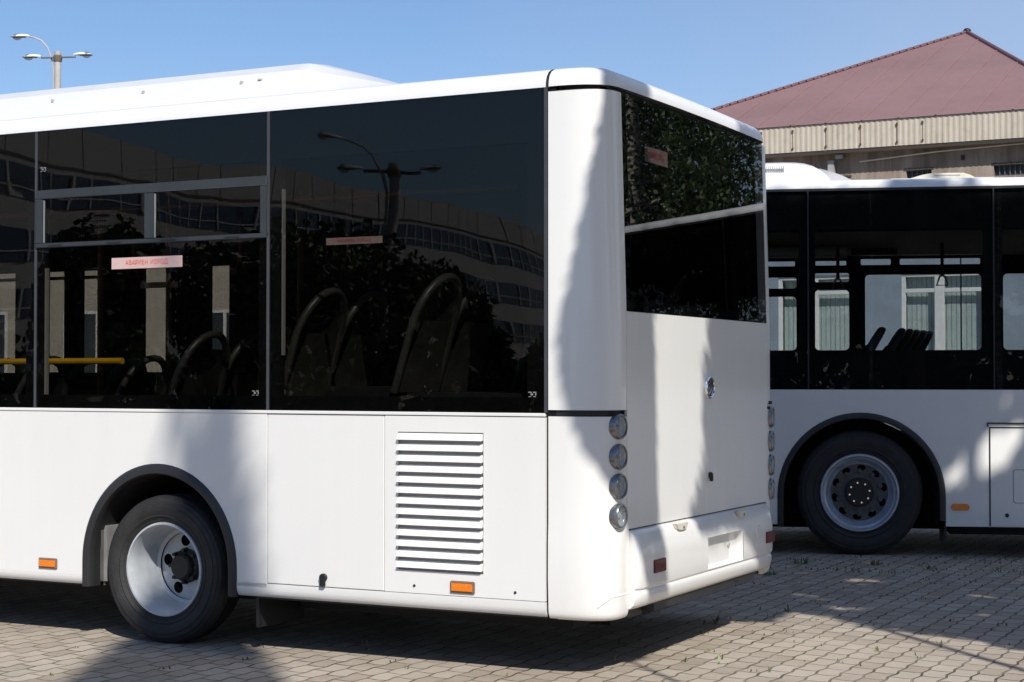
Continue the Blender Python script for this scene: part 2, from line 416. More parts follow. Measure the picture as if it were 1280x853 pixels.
def seat(parent, x, y, z, face=1, w=.43, h=.62, fabric=None):
    """one passenger seat: shell with an arched handle, cushion and back pad; z is the cushion height"""
    s = bpy.data.objects.new('passenger_seat', None); COL.objects.link(s); s.parent = parent; s.location = (-x, y, z)
    # local x points to the rear of the bus (picture right); the seat faces the front
    def bk(u, v, d=0): return (face*(.10+.22*(v/h)**1.3+d), u, v)     # leaning back
    arch = [bk(-w/2, 0)] + [bk(-w/2*math.cos(math.pi*k/14)*(1 if k in (0, 14) else .98), h*.62+h*.38*math.sin(math.pi*k/14)) for k in range(15)] + [bk(w/2, 0)]
    m = MB().tube(arch, .022, 8)
    rows = [[(p[0]+face*.03, p[1]*sx, p[2]) for sx in (1, .5, 0, -.5, -1)] for p in [bk(w/2*(1-.05*k), h*.62*k/6) for k in range(7)]]
    m.grid(rows)
    m.build('seat_shell', SEATG, s, smooth=60)
    p = MB(); nz = 8; rows = []
    for side in (0, 1):
        rr = []
    prof = [(.02, .0), (.05, .04), (h*.40, .05), (h*.70, .05), (h*.82, .035), (h*.86, .01)]
    for (v, d) in prof:
        hw = w/2*(.88 if v < h*.75 else .66)
        c0 = bk(0, v); rows.append([(c0[0]-face*(d*(1-abs(q)**3)), hw*q, v) for q in (-1, -.7, -.3, 0, .3, .7, 1)])
    p.grid(rows)
    p.build('back_pad', fabric or SEATD, s, smooth=60)
    c = MB(); c.box(min(face*-.36, face*.08), max(face*-.36, face*.08), -w/2*.92, w/2*.92, -.05, .03)
    c.build('cushion', SEATD, s, bevel=.02)
    b = MB(); b.box(-.18, -.12, -.05, .05, -.40, -.05).box(-.26, -.02, -.12, .12, -.42, -.40)
    b.build('seat_leg', BLACK, s)
    return s
def words_pts(txt, width, height):
    """each word's glyph outlines, the whole line fitted into width x height about its centre"""
    vs, _ = text_pts(txt, 1.0); a = np.array(vs); lo, hi = a.min(0), a.max(0); out = []
    ws_ = txt.split(' '); parts = [text_pts(w, 1.0) for w in ws_]
    wd_ = [np.ptp(np.array(p[0])[:, 0]) for p in parts]; sp = .55; tot = sum(wd_)+sp*(len(ws_)-1); x = -tot/2
    for (v, f), w in zip(parts, wd_):
        q = np.array(v); cx = (q[:, 0].min()+q[:, 0].max())/2; cy = (lo[1]+hi[1])/2
        out.append((0, [((p[0]-cx+x+w/2)*width/tot, (p[1]-cy)*height/(hi[1]-lo[1]), 0) for p in v], f)); x += w+sp
    return out
def sign_on_side(parent, x0, x1, z0, z1, y, txt, d=1, host=None):
    st = MB().box(x0, x1, y, y+.002, z0, z1).build('emergency_exit_sticker', STKW, parent, True)
    cx, cz = (x0+x1)/2, (z0+z1)/2
    for word, vs, fs in words_pts(txt, (x1-x0)*.60, (z1-z0)*.52):
        MB().add([(cx-v[0]*d, y-.0012, cz+v[1]) for v in vs], fs).build('lettering', STKR, st, True, smooth=0)
    return st

# ------------------------------------------------------------------ the near bus
bus = empty('bus', (*F1.o, 0), F1.rot(), label='white city bus with louvred engine side and black glazed rear, closest to the camera', cat='bus')
BW = 2.547; BL = 9.6
def P(mb, name, mat, par=None, **k): return mb.build(name, mat, par or bus, True, **k)
A1 = (2.7775, .45, .545, .564); A2 = (7.35, .45, .545, .564)
for far in (0, 1):
    Y = (lambda y: BW-y) if far else (lambda y: y)
    def yb(a, b): return (min(Y(a), Y(b)), max(Y(a), Y(b)))
    body = MB().prism(side_poly(2.034, 9.3, .36, 1.303, [A1, A2]), 'y', *yb(0, .02))
    P(body, 'side_panel', WHITE, bevel=.0015, seg=1)
    hp = MB().box(1.292, 2.030, *yb(0, .018), .387, 1.300); P(hp, 'engine_hatch', WHITE, bevel=.003)
    lx0, lx1, lz0, lz1 = .705, 1.21, .503, 1.217
    hp = MB()
    o = [(.354, .387), (1.287, .387), (1.287, 1.300), (.354, 1.300)]
    xs = [.354, lx0, lx1, 1.287]; zs = [.387, lz0, lz1, 1.300]
    for yy in (0, .018):
        for a in range(3):
            for b_ in range(3):
                if a == 1 and b_ == 1: continue
                hp.add([(xs[a], Y(yy), zs[b_]), (xs[a+1], Y(yy), zs[b_]), (xs[a+1], Y(yy), zs[b_+1]), (xs[a], Y(yy), zs[b_+1])], [(0, 1, 2, 3)])
    for q in ((xs[0], zs[0], xs[3], zs[3]), (lx0, lz0, lx1, lz1)):
        c4 = [(q[0], q[1]), (q[2], q[1]), (q[2], q[3]), (q[0], q[3])]
        for i in range(4):
            (xa, za), (xb, zb_) = c4[i], c4[(i+1) % 4]
            hp.add([(xa, Y(0), za), (xb, Y(0), zb_), (xb, Y(.018), zb_), (xa, Y(.018), za)], [(0, 1, 2, 3)])
    vent = P(hp, 'engine_hatch', WHITE, bevel=.002, seg=1)
    lv = MB(); n = 13; pit = (lz1-lz0)/n
    for i in range(n):
        zt = lz1-i*pit-.002; zbm = zt-pit
        pr = [(.014, zt), (.004, zt-.004), (-.017, zbm+.023), (-.019, zbm+.018), (-.015, zbm+.016), (.014, zbm+.022)]
        lv.prism([(Y(a), b_) for a, b_ in pr], 'x', lx0+.004, lx1-.004)
    P(lv, 'louvre_grille', WHITE, vent, smooth=25)
    P(MB().box(lx0-.01, lx1+.01, *yb(.0185, .0205), lz0-.01, lz1+.01), 'grille_backing', GREYT, vent)
    # skirt rolled under
    sk = [(0, .385 if False else .384), (0, .352), (.006, .328), (.02, .310), (.045, .299), (.09, .297), (.09, .384)]
    for x0, x1 in ((.354, A1[0]-A1[2]), ):
        P(MB().prism([(Y(a), b_) for a, b_ in sk], 'x', x0, x1), 'skirt', WHITE, smooth=60)
    sk2 = [(0, .36)] + sk[1:-1] + [(.09, .36)]
    for x0, x1 in ((A1[0]+A1[2], A2[0]-A2[2]), (A2[0]+A2[2], 9.3)):
        P(MB().prism([(Y(a), b_) for a, b_ in sk2], 'x', x0, x1), 'skirt', WHITE, smooth=60)
    P(MB().box(.354, 9.3, *yb(-.005, .018), 1.3035, 1.3215), 'belt_moulding', WHITE, bevel=.003)
    # backing behind all the gaps
    bk = MB().box(.3, A1[0]-A1[2], *yb(.021, .04), .30, 1.33)
    bk.box(A1[0]+A1[2], A2[0]-A2[2], *yb(.021, .04), .30, 1.33).box(A2[0]+A2[2], 9.3, *yb(.021, .04), .30, 1.33)
    bk.box(A1[0]-A1[2], A1[0]+A1[2], *yb(.021, .04), 1.02, 1.33).box(A2[0]-A2[2], A2[0]+A2[2], *yb(.021, .04), 1.02, 1.33)
    P(bk, 'inner_lining', BLACK, each=True)
    # glazing
    splits = [.352, 2.031, 3.690, 5.36, 7.02, 8.70, 9.3]
    for a, b_ in zip(splits[:-1], splits[1:]):
        P(MB().box(a+.009, b_-.009, *yb(.0, .005), 1.326, 2.944), 'side_window', GLASS)
    sl_ = MB()
    for a in splits[:-1]: sl_.box(a-.009, a+.009, *yb(-.001, .010), 1.324, 2.946)
    P(sl_, 'window_seal', SEAL, each=True)
    fr = MB()
    fr.box(.30, 9.3, *yb(.010, .05), 2.68, 2.985).box(.30, 9.3, *yb(.010, .05), 1.31, 1.40)
    pil = [(.30, .46), (1.955, 2.10), (3.635, 3.77), (5.30, 5.43), (6.96, 7.1), (8.65, 9.3)]
    if far: pil = [(.30, 4.15), (4.33, 4.72), (4.95, 5.39), (5.55, 5.72), (5.90, 6.22), (6.55, 7.1), (8.65, 9.3)]; fr.box(4.15, 6.55, *yb(.012, .048), 2.32, 2.68)
    for a, b_ in pil: fr.box(a, b_, *yb(.010, .05), 1.40, 2.68)
    P(fr, 'pillar_frame', BLACK)
    tr = MB().box(1.940, 1.950, *yb(.012, .034), 1.62, 2.52).box(3.616, 3.630, *yb(.012, .034), 1.40, 2.14)  # pale strips paint the sunlit rear-facing edges of the pillars
    tr.box(5.28, 5.295, *yb(.012, .034), 1.40, 2.3)
    P(tr, 'sunlit_pillar_edge', GREYT, each=True)
    # top hung vents
    for vx0, vx1 in ((2.034, 3.683), (5.37, 7.01)):
        z0, z1 = 2.258, 2.597; xm = (vx0+vx1)/2-.015
        vf = MB()
        vf.box(vx0, vx1, *yb(-.012, -.0005), z1-.052, z1).box(vx0, vx1, *yb(-.012, -.0005), z0, z0+.026)
        vf.box(vx0, vx0+.045, *yb(-.012, -.0005), z0+.026, z1-.052).box(vx1-.055, vx1, *yb(-.012, -.0005), z0+.026, z1-.052)
        vf.box(xm-.035, xm+.035, *yb(-.010, -.0005), z0+.026, z1-.052)
        P(vf, 'vent_window_frame', GREYF, bevel=.004)
        vp = MB().box(xm-.044, xm-.0355, *yb(-.007, -.0006), z0+.03, z1-.06).box(vx1-.063, vx1-.0555, *yb(-.007, -.0006), z0+.03, z1-.06)  # pale strips paint a highlight along one edge of each vent pane
        P(vp, 'vent_edge_highlight', simple('pale_edge_highlight', (.20, .21, .22), .5), each=True)
        sc = MB()
        for xx in (vx0+.18, vx0+.62, xm+.2, vx1-.2): sc.box(xx, xx+.1, *yb(-.014, -.0115), z0+.008, z0+.016)
        P(sc, 'vent_latch', HUB, each=True)
# glass maker's marks and notices
gm = MB()
for (cx, cz) in ((2.11, 1.415), (.425, 1.415), (3.635, 2.72)):
    u = .013
    gm.box(cx+.4*u, cx+1.8*u, -.0018, -.001, cz+.6*u, cz+1.0*u).box(cx-1.6*u, cx-.2*u, -.0018, -.001, cz+.6*u, cz+1.0*u)
    gm.box(cx-.2*u, cx+.9*u, -.0018, -.001, cz-.35*u, cz+.35*u).box(cx-1.6*u, cx-1.1*u, -.0018, -.001, cz-.4*u, cz+.45*u)
    gm.box(cx+.6*u, cx+1.7*u, -.0018, -.001, cz-1.0*u, cz-.75*u).box(cx-1.4*u, cx-.3*u, -.0018, -.001, cz-1.0*u, cz-.7*u)
P(gm, 'glass_mark', MARKW, each=True)
sign_on_side(bus, 2.612, 3.116, 2.118, 2.182, -.003, 'АВАРИЕН ИЗХОД')
sign_on_side(bus, 1.31, 1.66, 2.205, 2.242, .008, 'АВАРИЕН ИЗХОД')
st = sign_on_side(bus, 4.60, 4.95, 2.168, 2.212, 2.47, 'АВАРИЕН ИЗХОД')
# reflectors, latch, screws
for x0, x1, z0, z1 in ((3.507, 3.648, .388, .448), (.750, .892, .403, .464)):
    r_ = P(MB().box(x0+.006, x1-.006, -.016, 0, z0+.006, z1-.006), 'side_reflector', AMBER, bevel=.005)
    P(MB().box(x0, x1, -.011, 0, z0, z1), 'reflector_base', simple('reflector_grey_base', (.18, .17, .17), .5), r_, bevel=.004)
lt = MB().lathe((1.664, 0, .437), [(.001, -.02), (.020, -.02), (.022, -.012), (.022, 0)], 'y', 20)
lt.box(1.648, 1.680, -.022, -.006, .392, .437)
P(lt, 'hatch_latch', HUB, bevel=.003)
sc = MB()
for x, z in ((1.108, .425), (.523, .423)): sc.lathe((x, 0, z), [(.001, -.004), (.006, -.004), (.008, 0)], 'y', 10)
P(sc, 'panel_screw', HUB, each=True)
# arches, wheels
for a in (A1, A2):
    arch_trim(bus, a, .061, -.014, .03, .30, .30)
    wheel_well(bus, a, .061, .03, .70, .30)
    arch_trim_far = None
P(MB().box(3.205, 3.255, .05, .34, .30, .67).box(7.78, 7.83, .05, .34, .30, .67), 'mud_guard', simple('grey_plastic_guard', (.20, .20, .20), .5, var=.25), bevel=.03, each=True)
P(MB().box(2.14, 2.16, .08, .52, .13, .42).box(6.74, 6.76, .08, .52, .13, .42), 'mud_flap', TRIM, each=True)
wheel(bus, (2.772, .038, .418), .418, .262, .26, 'deep'); wheel(bus, (7.35, .035, .418), .418, .262, .25, 'shallow')
wheel(bus, (2.725, BW-.035, .418), .418, .262, .26, 'deep', -1); wheel(bus, (7.35, BW-.035, .418), .418, .262, .25, 'shallow', -1)
# rounded rear corners
def corner(A, xr, yb_, inset=0, n=3.1, k=16):
    out = []
    for i in range(k+1):
        th = math.pi/2*i/k; c, s_ = math.cos(th), math.sin(th)
        out.append((A-(A-xr-inset)*(s_**(2/n)), yb_-(yb_-inset)*(c**(2/n))))
    return out
def xlean(z): return 0 if z < 1.83 else .028*(z-1.83)/1.1
for far in (0, 1):
    Y = (lambda y: BW-y) if far else (lambda y: y)
    zs = [1.338, 1.5, 1.83, 2.1, 2.4, 2.7, 2.924]
    rows = [[(x, Y(y), z) for x, y in corner(.338, xlean(z), .195)] for z in zs]
    rows = [[(.338, Y(.05), z)] + r_ + [(.05+xlean(z), Y(.195), z)] for r_, z in zip(rows, zs)]
    P(MB().grid(rows), 'rear_corner_panel', WHITE, smooth=40)
    zs = [(.298, .07), (.300, .035), (.306, .018), (.318, .007), (.335, .002), (.36, 0), (.50, -.006), (.70, -.005), (.78, 0), (1.0, 0), (1.2, 0), (1.306, 0)]
    rows = [[(x, Y(y), z) for x, y in corner(.338, 0, .215, q)] for z, q in zs]
    rows = [[(.338, Y(.05), z[0])] + r_ + [(.05, Y(.215), z[0])] for r_, z in zip(rows, zs)]
    P(MB().grid(rows), 'rear_corner_panel', WHITE, smooth=40)
    rows = [[(x, Y(y), z) for x, y in corner(.346, .014+xlean(z), .195, .010)] for z in (.33, 1.3, 1.83, 2.4, 2.93)]
    P(MB().grid(rows), 'corner_gasket', RUBBER, smooth=50)
    # moulded crease low on the corner
    cc = corner(.338, 0, .215, 0)[7:17]
    cr = [(x, y, .372+.045*min(1, i/4.0)**.7+.012*i/9) for i, (x, y) in enumerate(cc)]
    P(MB().grid([[(x-.000, Y(y), z+.012) for x, y, z in cr], [(x-.004, Y(y-.005), z+.003) for x, y, z in cr], [(x-.004, Y(y-.005), z-.004) for x, y, z in cr], [(x, Y(y), z-.006) for x, y, z in cr]]), 'corner_crease', WHITE)
# roof: main and rear cap
prof = [(0, 2.948), (.002, 2.975), (.012, 3.004), (.035, 3.030), (.07, 3.047), (.13, 3.058), (.3, 3.078), (.6, 3.10), (1.0, 3.118), (BW/2, 3.122)]
prof = prof + [(BW-y, z) for y, z in prof[-2::-1]]
P(MB().grid([[(x, y, z) for y, z in prof] for x in (.352, 1.5, 3, 5, 7, 9.0, 9.4)]), 'roof', WHITE2, smooth=60)
P(MB().grid([[(x, y, z-.006) for y, z in prof] for x in (.33, .36)]), 'roof_joint', RUBBER, smooth=60)
caplev = [(2.950, 0), (2.975, .002), (3.004, .012), (3.030, .035), (3.047, .07), (3.058, .13), (3.075, .30)]
rows = []
for z, q in caplev:
    l = corner(.336, .03, .22, q, 2.6, 12)
    mid = [(l[-1][0]-.02*(1-(2*t-1)**2), .22+(BW-.44)*t) for t in (.08, .2, .35, .5, .65, .8, .92)]
    rr = [(BW-y) for x, y in l]
    rows.append([(x, y, z) for x, y in l] + [(x, y, z) for x, y in mid] + [(x, BW-y, z) for x, y in l[::-1]])
m_ = MB().grid(rows)
m_.add([p for p in rows[-1]], [tuple(range(len(rows[-1])))])
P(m_, 'rear_roof_cap', WHITE2, smooth=50)
BULGE = .15
def bulge(y, a): return -BULGE*a*(1-((y-BW/2)/(BW/2-.19))**2)
ys = np.linspace(.197, BW-.197, 15)
P(MB().grid([[(xlean(z)+bulge(y, .028)+off, y, z) for y in ys] for z, off in ((2.928, .02), (2.928, 0), (2.4, 0), (1.832, 0), (1.832, .02))]), 'rear_window', GLASSR, smooth=40)
P(MB().grid([[(.05+.01+bulge(y, .028), y, z) for y in np.linspace(.12, BW-.12, 9)] for z in (2.925, 2.952)]), 'roof_gap_seal', RUBBER)
bkm = MB().box(.09, .11, .12, BW-.12, 1.75, 1.90).box(.09, .11, .12, BW-.12, 2.84, 2.95)
bkm.box(.09, .11, .12, .30, 1.90, 2.84).box(.09, .11, BW-.3, BW-.12, 1.90, 2.84)
P(bkm, 'rear_window_surround', BLACK)
# notice on the rear window
y0, y1 = .49, .80; x_ = xlean(2.65)+bulge(.62, .028)
stk = P(MB().box(x_+.004, x_+.006, y0, y1, 2.615, 2.695), 'emergency_exit_sticker', STKW)
for _, vs_, fs_ in words_pts('АВАРИЕН ИЗХОД', .19, .040):
    P(MB().add([(x_+.002, (y0+y1)/2+v[0], 2.655+v[1]) for v in vs_], fs_), 'lettering', STKR, stk, smooth=0)
# hatch
zz = [.744, .76, 1.0, 1.3, 1.6, 1.80, 1.829]
m_ = MB().grid([[(.03 if i in (0,) else bulge(y, .014)-.002, y, z) for y in ys] for i, z in enumerate([.744]+zz)])
m_.grid([[(.03, ys[0], z), (-.002, ys[0], z)] for z in zz]).grid([[(.03, ys[-1], z), (-.002, ys[-1], z)] for z in zz])
hatch = P(m_, 'rear_hatch', WHITE, smooth=40)
hx = bulge(1.34, .014)-.002
em = MB().lathe((hx, 1.338, 1.443), [(.048, 0), (.050, -.012), (.056, -.016), (.062, -.012), (.064, 0)], 'x', 40)
P(em, 'emblem', CHROME, hatch)
em2 = MB().lathe((hx, 1.338, 1.443), [(.001, -.005), (.049, -.005)], 'x', 32)
emb = P(em2, 'emblem_field', simple('emblem_dark_blue', (.02, .035, .06), .3, coat=.4), hatch)
def swoosh(pts, w):
    m = MB(); n = len(pts)
    q = [(Vector((p[0], p[1])), ww) for p, ww in zip(pts, w)]
    lo = []; hi = []
    for i in range(n):
        d = (q[min(i+1, n-1)][0]-q[max(i-1, 0)][0]).normalized(); nn = Vector((-d.y, d.x))
        a = q[i][0]+nn*q[i][1]; b_ = q[i][0]-nn*q[i][1]
        lo.append(a); hi.append(b_)
    poly = [(1.338+p.x, 1.443+p.y) for p in lo+hi[::-1]]
    return m.prism(poly, 'x', hx-.012, hx-.004)
P(swoosh([(-.042, -.012), (-.02, .0), (.004, .018), (.022, .044)], [.004, .009, .008, .003]), 'emblem_stroke', CHROME, hatch)
P(swoosh([(-.03, -.036), (-.004, -.022), (.02, .0), (.042, .022)], [.003, .009, .009, .004]), 'emblem_stroke', CHROME, hatch)
P(swoosh([(-.036, .026), (-.02, .03), (-.004, .044)], [.003, .007, .003]), 'emblem_stroke', CHROME, hatch)
P(swoosh([(.006, -.044), (.026, -.03), (.042, -.012)], [.003, .007, .003]), 'emblem_stroke', CHROME, hatch)
lk = MB().lathe((hx, 1.348, .955), [(.001, -.018), (.014, -.018), (.017, -.01), (.018, 0)], 'x', 16)
lk.box(hx-.022, hx-.006, 1.333, 1.352, .922, .955)
P(lk, 'hatch_lock', HUB, hatch, bevel=.002)
P(MB().box(.012, .03, .19, BW-.19, 1.826, 1.834).box(.012, .03, .19, BW-.19, .736, .746).box(.012, .03, .188, .198, .74, 1.83).box(.012, .03, BW-.198, BW-.188, .74, 1.83).box(.012, .05, .188, BW-.188, .60, .735), 'hatch_gap', RUBBER)
# bumper with number plate recess
bp = [(.03, .737), (.004, .737), (-.016, .728), (-.030, .712), (-.046, .665), (-.054, .622), (-.056, .58), (-.056, .50), (-.055, .465), (-.052, .448), (-.044, .441), (-.042, .434), (-.046, .428), (-.050, .418), (-.048, .395), (-.040, .366), (-.022, .348), (.01, .338), (.10, .335)]
zrec = (.622, .442)
bp2 = []
for p_ in bp: bp2.append(p_)
ry0, ry1 = 1.185, 1.755
yy = sorted(set([.222, .235] + list(np.linspace(.27, BW-.27, 13)) + [ry0, ry1, BW-.235, BW-.222]))
m_ = MB()
def bx(i, y):
    e = min(y-.222, BW-.222-y); rnd = .016*max(0, 1-e/.05)**2 if e < .05 else 0
    return bp2[i][0]+bulge(y, .012)*1.0+rnd
for i in range(len(bp2)-1):
    for a, b_ in zip(yy[:-1], yy[1:]):
        if a >= ry0-1e-6 and b_ <= ry1+1e-6 and bp2[i][1] <= zrec[0]+.001 and bp2[i+1][1] >= zrec[1]+.003: continue
        m_.add([(bx(i, a), a, bp2[i][1]), (bx(i, b_), b_, bp2[i][1]), (bx(i+1, b_), b_, bp2[i+1][1]), (bx(i+1, a), a, bp2[i+1][1])], [(0, 1, 2, 3)])
for y in (yy[0], yy[-1]):
    m_.add([(bx(i, y), y, bp2[i][1]) for i in range(len(bp2))] + [(.1, y, .737)], [tuple(range(len(bp2)+1))])
bumper = P(m_, 'rear_bumper', WHITE, smooth=30)
zt, zb_ = .622, .448
xo = -.056+bulge(1.47, .012); xi = xo+.045
m_ = MB().grid([[(xi, y, z) for y in (ry0+.012, ry1-.012)] for z in (zb_+.01, zt-.006)])
m_.add([(xo+.002, ry0, zt), (xo+.002, ry1, zt), (xi, ry1-.012, zt-.006), (xi, ry0+.012, zt-.006)], [(0, 1, 2, 3)])
m_.add([(xo+.004, ry0, zb_), (xo+.004, ry1, zb_), (xi, ry1-.012, zb_+.01), (xi, ry0+.012, zb_+.01)], [(0, 1, 2, 3)])
m_.add([(xo+.002, ry0, zt), (xo+.004, ry0, zb_), (xi, ry0+.012, zb_+.01), (xi, ry0+.012, zt-.006)], [(0, 1, 2, 3)])
m_.add([(xo+.002, ry1, zt), (xo+.004, ry1, zb_), (xi, ry1-.012, zb_+.01), (xi, ry1-.012, zt-.006)], [(0, 1, 2, 3)])
P(m_, 'number_plate_recess', WHITE, bumper, smooth=0)
m_ = MB()
for y in (1.24, 1.62): m_.lathe((xi, y, .545), [(.001, -.008), (.012, -.008), (.016, 0)], 'x', 12)
P(m_, 'plate_bolt', GREYT, bumper, each=True)
P(MB().lathe((-.054+bulge(2.03, .012), 2.03, .585), [(.001, -.004), (.035, -.004), (.040, .0), (.046, .004)], 'x', 28), 'tow_eye_cover', WHITE, bumper)
for y0, y1 in ((.40, .565), (2.30, 2.325+.10)):
    y1 = y0+.155 if y0 < 1 else min(y1, BW-.13)
for y0, y1 in ((.405, .560), (BW-.39, BW-.235)):
    xx = -.056+bulge((y0+y1)/2, .012)
    P(MB().box(xx-.008, xx+.01, y0, y1, .507, .575), 'rear_reflector', REDR, bumper, bevel=.004)
for y in (.83, 1.78):
    hk = MB().grid([[(-.030, y-.085*c, .724-.0), (-.038, y-.085*c, .713), (-.040, y-.06*c, .698)] for c in (-1, -.5, 0, .5, 1)])
    hk.prism([(y-.085, .731), (y+.085, .731), (y+.06, .700), (y+.03, .692), (y-.03, .692), (y-.06, .700)], 'x', -.048+bulge(y, .012), -.02)
    P(hk, 'hatch_catch', CREAM, bumper, bevel=.003)
    P(MB().box(-.0495+bulge(y, .012), -.03, y+.005, y+.02, .700, .712), 'catch_screw', HUB, bumper)
for y in (.25,): P(MB().box(-.035, .01, y-.02, y-.004, .40, .425), 'bumper_clip', HUB, bumper)
# tail lamps: four each side
lamp_z = [1.257, 1.108, .962, .815]
for far in (0, 1):
    for z in lamp_z:
        yl = BW-.108 if far else .108
        t_ = bpy.data.objects.new('tail_light', None); COL.objects.link(t_); t_.parent = bus
        t_.location = (-.006, BW-.116 if far else .116, z); t_.rotation_euler = (0, 0, R(7 if far else -7)); t_.scale = (.8, .86, .98)
        MB().lathe((0, 0, 0), [(.051, .014), (.053, .022), (.058, .025), (.064, .018), (.066, .0), (.066, -.03)], 'x', 36).build('bezel', DCHROME, t_)
        MB().lathe((0, 0, 0), [(.001, -.004), (.02, -.004), (.035, .002), (.051, .014)], 'x', 30).build('reflector_bowl', BOWL, t_)
        MB().lathe((0, 0, 0), [(.001, .025), (.025, .0245), (.043, .021), (.0515, .014)], 'x', 30).build('lens', LENS, t_)
        b_ = MB().ell((-.002, 0, 0), (.008, .016, .016), 10, 6); b_.build('bulb', GREYT, t_)
P(MB().box(-.012, .01, BW-.16, BW-.13, 1.335, 1.355), 'lamp_clip', HUB)
# roof pod
def pod_row(x, k, h): return [(x, .42+0*k, 3.085), (x, .43, 3.105), (x, .50, 3.10+h*.35), (x, .58, 3.10+h*.72), (x, .68, 3.10+h*.93), (x, .82, 3.10+h), (x, 1.27, 3.10+h*1.04), (x, BW-.82, 3.10+h), (x, BW-.58, 3.10+h*.72), (x, BW-.42, 3.085)]
PH = .258
m_ = MB().grid([pod_row(x, 0, h) for x, h in ((1.42, .012), (1.60, .07), (1.85, .148), (2.10, .222), (2.19, .248), (2.23, .256), (2.28, PH), (3, PH), (5, PH), (7.4, PH), (8.0, .02))])
pod = P(m_, 'roof_pod', paint('pod_white_paint', (.68, .69, .72), .04, .4), smooth=14)
m_ = MB()
for x in (2.60, 3.33, 4.05, 4.8, 5.5, 6.3): m_.lathe((x, .534, 3.232), [(.001, -.012), (.010, -.012), (.012, .004)], 'y', 8)
m_.box(2.46, 2.485, .527, .55, 3.238, 3.245)
P(m_, 'pod_bolt', GREYT, pod, each=True)
# front end
m_ = MB().box(9.35, 9.6, .06, BW-.06, .32, 1.25); P(m_, 'front_panel', WHITE, bevel=.05, seg=4)
P(MB().box(9.46, 9.5, .1, BW-.1, 1.26, 2.9), 'windscreen', GLASS)
P(MB().box(9.3, 9.52, .04, BW-.04, 2.9, 3.06), 'front_roof_cap', WHITE, bevel=.05, seg=3)
# interior
m_ = MB().box(3.4, 6.7, .08, BW-.08, .86, .93).box(8.0, 9.4, .08, BW-.08, .86, .93).box(6.7, 8.0, .08, BW-.08, 1.02, 1.08).box(1.21, 3.4, .08, BW-.08, 1.03, 1.16).box(.15, 1.2, .08, BW-.08, .93, 1.42)
P(m_, 'cabin_floor', FLOORG)
P(MB().box(.2, 9.4, .06, BW-.06, 2.74, 2.78), 'cabin_ceiling', CEIL)
P(MB().box(.35, 9.3, .78, BW-.78, .17, .60).box(.4, 2.1, .42, .775, .20, .6).box(3.45, 6.7, .42, .775, .20, .6).box(2.6, 2.84, .3, .779, .32, .5), 'chassis', UNDER)  # boxes hang low to block light and keep the ground below dark
P(MB().box(-.02, .3, .5, BW-.5, .305, .345).box(.05, .16, .32, .50, .285, .335), 'rear_underrun_beam', TRIM)
P(MB().tube([(.02, 1.55, .33), (.0, 1.75, .335), (.03, 1.95, .33)], .028, 8), 'exhaust_bracket', UNDER)
for x, z in ((1.42, 1.42), (2.16, 1.36), (2.98, 1.13), (3.78, 1.0), (4.6, 1.0), (6.0, 1.0)):
    for y in ((.80,) if 3.5 < x < 5 else (.36, .80)): seat(bus, x, y, z)
for x, z in ((1.42, 1.42), (2.16, 1.36), (3.2, 1.13), (4.1, 1.0), (5.1, 1.0), (5.9, 1.0)):
    for y in (1.76, 2.20): seat(bus, x, y, z)
P(MB().tube([(3.34, .36, 1.598), (4.0, .36, 1.598), (4.6, .36, 1.598), (5.2, .36, 1.598)], .019, 10), 'handrail', YELL)
P(MB().tube([(3.93, .36, 1.598), (4.03, .36, 1.598)], .029, 10), 'handrail_clamp', YELL)
for x, y in ((4.28, 1.25), (3.75, 1.3), (5.3, 1.2), (2.95, 1.65)):
    P(MB().tube([(x, y, .93), (x, y, 2.74)], .018, 10), 'grab_pole', POLE_O)
P(MB().tube([(1.0, .95, 2.58), (9.0, .95, 2.58)], .017, 8), 'grab_rail', POLE_O)
for x in (2.55, 3.4, 4.3):
    m_ = MB().box(x-.012, x+.012, 1.6, 1.62, 2.30, 2.58)
    m_.tube([(x, 1.61, 2.30), (x-.05, 1.61, 2.19), (x+.05, 1.61, 2.19), (x, 1.61, 2.30)], .011, 6)
    P(m_, 'hand_strap', MARKR)

